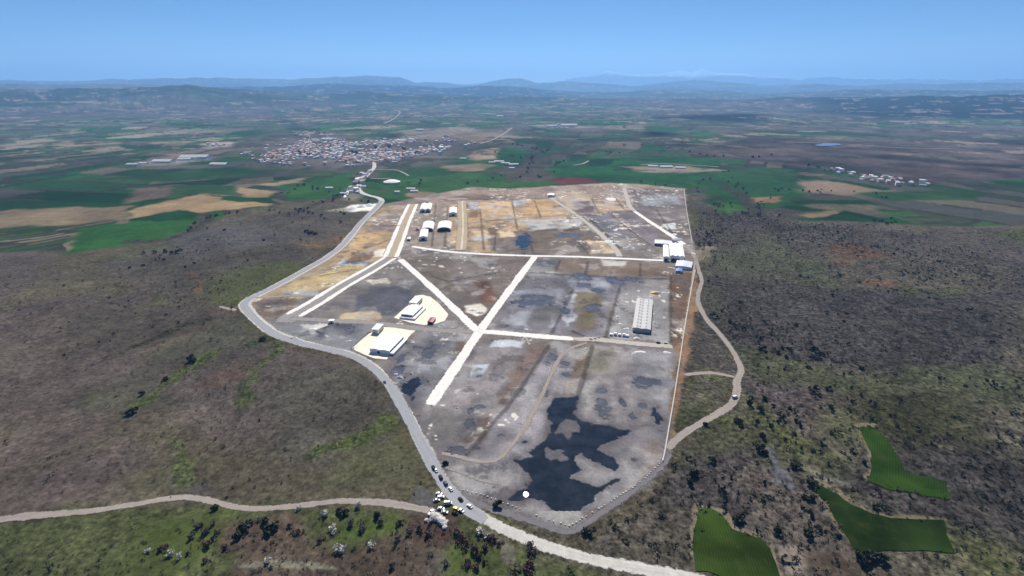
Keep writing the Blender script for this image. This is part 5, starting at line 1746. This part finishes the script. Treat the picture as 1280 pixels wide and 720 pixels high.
for k, px, py, s, lb in BOT:
    nm = {'blossom': 'blossoming_bush', 'evergreen': 'evergreen_bush', 'red': 'leafless_bush', 'bare': 'leafless_bush'}[k]
    if lb == 'round dark bush':
        full = {622: 'round dark bush standing between the pond and the main road', 733: 'round dark bush outside the pond corner below the stone line', 556: 'round dark bush beside the topmost parked cars'}[px]
        gr = None
    elif lb == 'dark bush':
        full, gr = 'dark bush in the clump below the deep green tapering field', 'bushes below the tapering field'
    else:
        full = lb + ' in the grass strip along the bottom track'
        gr = lb + 'es in the grass strip'
    add_plant(nm, k, at(px, py), s * (0.95 if k != 'red' else 0.8), full, 'bush', gr, parts=True)

# the countless low thorn cushions of the scrub, one mass per slope
def mass(name, kind, pts, scl, label, sub=None):
    prs = plant_proto(kind)
    V, Fc, off = [], [], 0
    z = height(pts[:, 0], pts[:, 1])
    for i, (p, zz) in enumerate(zip(pts, z)):
        v = prs[i % 4][2]
        if sub:
            v = v[: sub * 4]
        a = rng.uniform(0, 6.28)
        s = scl * rng.lognormal(0, 0.45)
        c, sn = math.cos(a) * s, math.sin(a) * s
        w = np.stack([v[:, 0] * c - v[:, 1] * sn + p[0], v[:, 0] * sn + v[:, 1] * c + p[1], v[:, 2] * s + zz], 1)
        V.append(w)
        off += len(w)
    V = np.vstack(V).astype(np.float32)
    me = bpy.data.meshes.new(name)
    nf = len(V) // 4
    me.vertices.add(len(V)); me.vertices.foreach_set('co', V.ravel())
    me.loops.add(len(V)); me.loops.foreach_set('vertex_index', np.arange(len(V), dtype=np.int32))
    me.polygons.add(nf); me.polygons.foreach_set('loop_start', np.arange(0, len(V), 4, dtype=np.int32)); me.polygons.foreach_set('loop_total', np.full(nf, 4, np.int32))
    me.update(calc_edges=True)
    me.materials.append(prs[0][0].materials[0])
    o = link(bpy.data.objects.new(name, me))
    return tag(o, label, 'scrub', kind='stuff')
RS = [(866,250),(905,262),(1000,280),(1280,290),(1500,320),(1500,720),(700,720),(720,668),(830,600),(850,560),(930,500),(930,450),(885,390),(878,330)]
mass('scrub', 'evergreen', clear(sample_px(RS, 4200, 130, 0.08), 3), 0.58, 'dark low thorn scrub scattered over the slope beyond the winding track', 34)
mass('scrub', 'bare', clear(sample_px(RS, 4000, 90, 0.0), 3), 0.55, 'brown leafless scrub covering the slope beyond the winding track', 34)
LS = [(-200,350),(160,325),(300,278),(420,256),(455,272),(430,300),(380,335),(300,375),(305,395),(400,445),(470,475),(520,580),(540,625),(160,628),(-200,660)]
mass('scrub', 'bare', clear(sample_px(LS, 3000, 120, 0.12), 3), 0.40, 'brown leafless scrub covering the slope across the main road', 30)
mass('scrub', 'evergreen', clear(sample_px(LS, 700, 60, 0.15), 3), 0.36, 'dark low scrub scattered on the slope across the main road', 30)
GS = [(-200,680),(160,645),(310,645),(540,650),(640,700),(720,730),(720,790),(-200,790)]
mass('scrub', 'bare', clear(sample_px(GS, 700, 40, 0.05), 3), 0.36, 'low brown weeds and twigs in the grass strip along the bottom track', 40)
mass('scrub', 'green', clear(sample_px(GS, 500, 40, 0.05), 3), 0.3, 'low green weeds in the grass strip along the bottom track', 40)

for poly in CROPS:
    ln = spline(np.vstack([poly, poly[:1]]), 1.2)
    ln = ln + rng.normal(0, 1.6, ln.shape)
    k_ = (ldist(MAIN_G, ln[:, 0], ln[:, 1]) > 8) & (rng.random(len(ln)) < 0.75) & (ln[:, 1] > 215)
    mass('weeds', 'green', ln[k_], 0.3, 'rough weeds and grass along the edge of a green crop field', 36)

# trees along the field edges and streams
ROWS = [([(233,290),(262,272),(300,266),(340,262)],16,1.0,0),([(330,262),(365,268),(390,256),(425,246),(440,236)],34,3.5,1),([(345,250),(362,240),(378,232)],14,3,1),([(420,252),(440,250),(456,252),(470,256)],10,2,0),
        ([(372,262),(400,272),(425,279)],12,2,0),([(545,236),(600,226),(640,222),(700,222)],16,2.5,0),([(656,222),(660,208),(668,196),(690,186)],22,3,0),([(640,180),(660,184),(672,188)],12,1.2,0),
        ([(905,214),(915,228),(930,240),(944,252),(948,262),(958,276),(965,284)],34,4,1),([(870,240),(885,250),(905,258)],16,5,1),([(862,296),(872,290),(884,296),(880,310)],22,8,1),([(890,265),(930,268),(980,271)],10,1.5,0),
        ([(760,232),(800,228),(850,232),(900,222)],12,2.5,0),([(838,178),(848,179),(858,180)],6,.6,0),([(700,202),(690,210),(692,220)],12,2.5,0),([(960,236),(1000,240),(1060,238),(1112,246)],22,3.5,0),
        ([(1010,208),(1040,214),(1070,218)],14,1.2,0),([(940,197),(955,198),(966,194)],10,1,0),([(480,228),(500,226),(520,232),(528,226)],12,2,0),([(386,235),(400,238),(418,246)],10,4,1),([(160,322),(190,316),(222,314)],10,4,1),
        ([(612,190),(640,196),(658,200)],10,1,0),([(860,190),(880,195),(905,196)],10,1,0),([(440,233),(452,240),(446,230)],8,2.5,0),([(720,196),(740,190),(780,192)],8,1.2,0),([(1085,272),(1112,280),(1118,268)],12,3,0)]
LBL = {0: ('dark tree in the lines along streams and field edges beyond the site', 'fargreen', 'dark trees along the field edges'), 1: ('grey leafless tree in the thickets along streams and field edges beyond the site', 'fargrey', 'leafless trees along the field edges')}
for pts, n, spr, g in ROWS:
    ln = spline(np.array(pts, float), 2.0)
    for _ in range(int(n * 0.66)):
        a = ln[rng.integers(0, len(ln))]
        px, py = a[0] + rng.normal(0, spr), a[1] + rng.normal(0, spr * 0.35)
        if in_px([(476,256),(540,243),(590,234),(700,232),(800,230),(856,236),(858,262),(870,322),(470,322)], [px], [py])[0]: continue
        p = at(px, py)
        lb, kd, gr = LBL[1 if (g and rng.random() < 0.75) else 0]
        k = 0.75 if p.y < 1700 else 1.0
        add_plant('tree', kd, p, k * rng.uniform(0.6, 1.15), lb, 'tree', gr)

# ------------------------------------------------------------------ the town and the farms
def house_proto(w, l, h, rise, wall, roof):
    b = MB()
    b.box(-w/2, w/2, -l/2, l/2, -1.0, h, 0)
    if rise > 0.1:
        b.prism([(-w/2 - .4, h + .01), (w/2 + .4, h + .01), (0, h + rise)], -l/2 - .4, l/2 + .4, 1)
    else:
        b.box(-w/2 - .2, w/2 + .2, -l/2 - .2, l/2 + .2, h + .004, h + .4, 1)
    for s in (-1, 1):
        for k in range(2):
            for zz in np.arange(0.9, h - 1.2, 2.9):
                x = w * (k - 0.5) * 0.5
                y = s * (l / 2 + 0.04)
                b.quad([(x - .7, y, zz), (x + .7, y, zz), (x + .7, y, zz + 1.4), (x - .7, y, zz + 1.4)][::s], 2)
    me = bpy.data.meshes.new('house')
    me.from_pydata(b.v, [], b.f)
    for m in (M[wall], M[roof], M['dark_glass']): me.materials.append(m)
    me.polygons.foreach_set('material_index', b.m)
    return me, b
HOUSES = {
 'red': [house_proto(10, 12, 5.8, 2.4, 'plaster', 'roof_red'), house_proto(11, 14, 8.5, 2.4, 'plaster_pink', 'roof_red'), house_proto(9, 11, 3.4, 2.0, 'plaster', 'roof_red')],
 'pink': [house_proto(10, 13, 6, 2.2, 'plaster_pink', 'roof_pink'), house_proto(12, 12, 8.6, 2.2, 'plaster', 'roof_pink')],
 'white': [house_proto(11, 13, 8.8, 0, 'plaster', 'roof_white'), house_proto(12, 16, 11.5, 0, 'white_wall', 'roof_white'), house_proto(10, 12, 6, 0, 'white_wall', 'roof_white')],
 'grey': [house_proto(11, 13, 6, 1.6, 'plaster', 'roof_grey'), house_proto(9, 18, 4.2, 1.5, 'white_wall', 'roof_grey')],
}
HL = {'red': 'red tiled roof', 'pink': 'faded pink tiled roof', 'white': 'flat white roof', 'grey': 'grey sheet roof'}
def put_house(k, p, place, rz=None):
    me = HOUSES[k][rng.integers(0, len(HOUSES[k]))][0]
    o = link(bpy.data.objects.new('house', me))
    o.location = p
    o.rotation_euler = (0, 0, rng.uniform(0, 3.14) if rz is None else rz)
    s = rng.uniform(0.65, 1.05)
    o.scale = (s, s, s)
    return tag(o, f'small house with a {HL[k]} in {place}', 'house', f'{HL[k]} houses in {place}')
KP = ['red', 'pink', 'white', 'grey']
TOWN = [(300,204),(330,193),(362,186),(384,172),(405,168.5),(425,175),(440,179),(480,177),(520,173.5),(560,174),(578,179),(560,187),(530,194),(500,203),(470,204),(440,203),(400,204),(360,206),(335,208),(310,209)]
tq = np.vstack([sample_px(TOWN, 2900), sample_px([(285,207),(300,190),(380,164),(470,171),(560,170),(600,178),(570,190),(500,206),(400,209),(330,212)], 260)])
# streets: houses keep to rows
rs = 2.0
order = np.argsort(tq[:, 1])
keep, grid = [], {}
for i in order:
    c = (int(tq[i, 0] // 17), int(tq[i, 1] // 25))
    if c in grid or (c[0] % 5 == 0 and rng.random() < .6) or fbm(tq[i:i+1, 0], tq[i:i+1, 1], 160, 2, 8)[0] < -0.22 + 0.25 * (rng.random() - .5): continue
    grid[c] = 1
    keep.append(i)
tq = tq[keep]
kinds = rng.choice(4, len(tq), p=[.26, .22, .34, .18])
for i in range(min(215, len(tq))):
    put_house(KP[kinds[i]], (*tq[i], h1(*tq[i])), 'the distant town')
V, Fc, MI, mats = [], [], [], [M['plaster'], M['plaster_pink'], M['white_wall'], M['roof_red'], M['roof_pink'], M['roof_white'], M['roof_grey'], M['dark_glass']]
for i in range(215, len(tq)):
    k = KP[kinds[i]]
    me, b = HOUSES[k][rng.integers(0, len(HOUSES[k]))]
    a, s = rng.uniform(0, 3.14), rng.uniform(0.65, 1.05)
    z0, k0 = h1(*tq[i]), len(V)
    for x, y, z in b.v:
        V.append(((x * math.cos(a) - y * math.sin(a)) * s + tq[i, 0], (x * math.sin(a) + y * math.cos(a)) * s + tq[i, 1], z * s + z0))
    idx = [mats.index(m) for m in me.materials]
    for f, m in zip(b.f, b.m):
        Fc.append(tuple(k0 + q for q in f)); MI.append(idx[m])
o = from_py('town', V, Fc, mats, None, MI)
tag(o, 'far side of the distant town, a mass of closely packed pale and red roofs', 'town', kind='stuff')

for place, poly, n in (('the roadside hamlet below the town', [(431,244),(440,233),(446,224),(456,214),(463,210),(464,214),(456,222),(451,232),(452,242)], 26), ('the village under the purple hill', [(1030,209),(1050,213),(1080,218),(1119,222),(1160,226),(1160,234),(1119,233),(1080,226),(1045,217)], 40)):
    q = sample_px(poly, n)
    for p in q:
        put_house(KP[rng.choice(4, p=[.3, .25, .3, .15])], (*p, h1(*p)), place)
for place, ctr, n, sx, sy in (('the faraway village beside the town', (270,181), 10, 12, 2), ('the tiny village amid the plain', (700,158), 16, 22, 2)):
    for _ in range(n):
        p = at(ctr[0] + rng.normal(0, sx * .5), ctr[1] + rng.normal(0, sy * .5))
        put_house('white' if rng.random() < .6 else 'grey', p, place)

for px, py in ((352,187),(373,192),(385,195),(420,188),(444,193),(447,195),(470,186),(487,184),(505,188),(533,177),(522,192),(366,189)):
    add_plant('tree', 'fargreen', at(px, py), rng.uniform(1.2, 2.0), 'dark tree standing among the houses of the distant town', 'tree', 'trees among the town houses')

# long white farm and factory roofs on the plain
FARM = [(245,198,34,5,'long white factory roof left of the town'),(205,203,24,4,'white factory roof farther left of the town'),(232,200,16,3.5,'small white factory roof between the two long ones left of the town'),(167,207,14,4,'white barn roof at the edge of the plain left of the town'),
        (180,205,10,3,'small white barn beside the edge barn left of the town'),(275,206,22,2,'low white roof between the factories and the town'),(624,203.5,12,4,'broad white farm roof of the green field farm'),(632,205,10,3,'second white roof of the green field farm, in the middle of three'),(642,206.5,12,3,'lowest white roof of the green field farm'),
        (615,204,8,3,'grey white farm shed at the near end of the green field farm'),(640,211,6,2,'small pale barn below the green field farm'),(816,208.5,12,2.5,'long white greenhouse in the far green fields, nearest the lane'),(832,209.5,16,3,'longest white greenhouse in the far green fields'),(850,210.5,12,2.5,'short white greenhouse at the end of the far row'),
        (502,176.5,11,3,'big white hall at the back of the town'),(579,199,8,2.5,'white barn in the green field beside the town'),(525,163.5,10,3,'white quarry building on the rise behind the town'),(309,193,6,6,'tall white building at the near edge of the town'),(410,175,14,3,'long white hall at the top of the town'),
        (625,146,8,2,'white speck of a barn far out on the plain'),(711,157,20,2,'long white works roof in the middle of the far plain'),(690,158,10,2,'small white works roof in the middle of the far plain'),(412,236,9,3,'white farmhouse roof in the green field'),(430,243,8,4,'white farm roof beside the white lane'),(442,240,10,4,'second white farm roof beyond the white lane'),(455,234,6,2.5,'small white shed beside the town road'),
        (514,237,11,2.2,'pale long barn by the brown yard behind the site'),(518,240,9,2.2,'second pale barn by the brown yard behind the site'),(497,241,6,2.2,'small grey barn by the brown yard behind the site')]
for (px, py, w, hpx, lb) in FARM:
    d = at(px, py)
    wm = (at(px + w / 2, py) - at(px - w / 2, py)).length
    lm = max(12, min(wm * 0.5, 40))
    root = empty('farm_building', (d.x, d.y, d.z - .3), rng.uniform(-.15, .15))
    tag(root, lb, 'farm building')
    hh = max(4, min(9, 0.9 * hpx * d.y / F * 0.6))
    b = MB(); b.box(-wm/2, wm/2, -lm/2, lm/2, 0, hh); b.build('wall', M['white_wall'], root)
    b = MB()
    sec = [(-lm/2 - .5, hh + .01), (lm/2 + .5, hh + .01), (0, hh + lm * 0.16)]
    for k in range(1):
        vv = len(b.v)
        b.prism(sec, -wm/2 - .5, wm/2 + .5)
    b.v = [(y, -x, z) for x, y, z in b.v]
    b.build('roof', M['farm_roof'], root)
# the oval roofed building beside the town road
d = at(490, 229)
root = empty('oval_hall', (d.x, d.y, d.z - .3))
tag(root, 'low oval white roofed hall in the green fields beside the town road', 'hall')
wm = (at(500, 229) - at(480, 229)).length / 2
for nm, r0, z0, r1, z1, cap, mt in (('wall', 1, 0, 1, 5, False, 'white_wall'), ('roof', 1.04, 5.05, 0.55, 9, True, 'roof_white')):
    b = MB()
    k = 28
    ra = [(wm * r0 * math.cos(2*math.pi*i/k), wm * .95 * r0 * math.sin(2*math.pi*i/k), z0) for i in range(k)]
    rb = [(wm * r1 * math.cos(2*math.pi*i/k), wm * .95 * r1 * math.sin(2*math.pi*i/k), z1) for i in range(k)]
    for i in range(k):
        j = (i + 1) % k
        b.quad([ra[i], ra[j], rb[j], rb[i]])
    if cap: b.quad(rb)
    b.build(nm, M[mt], root)
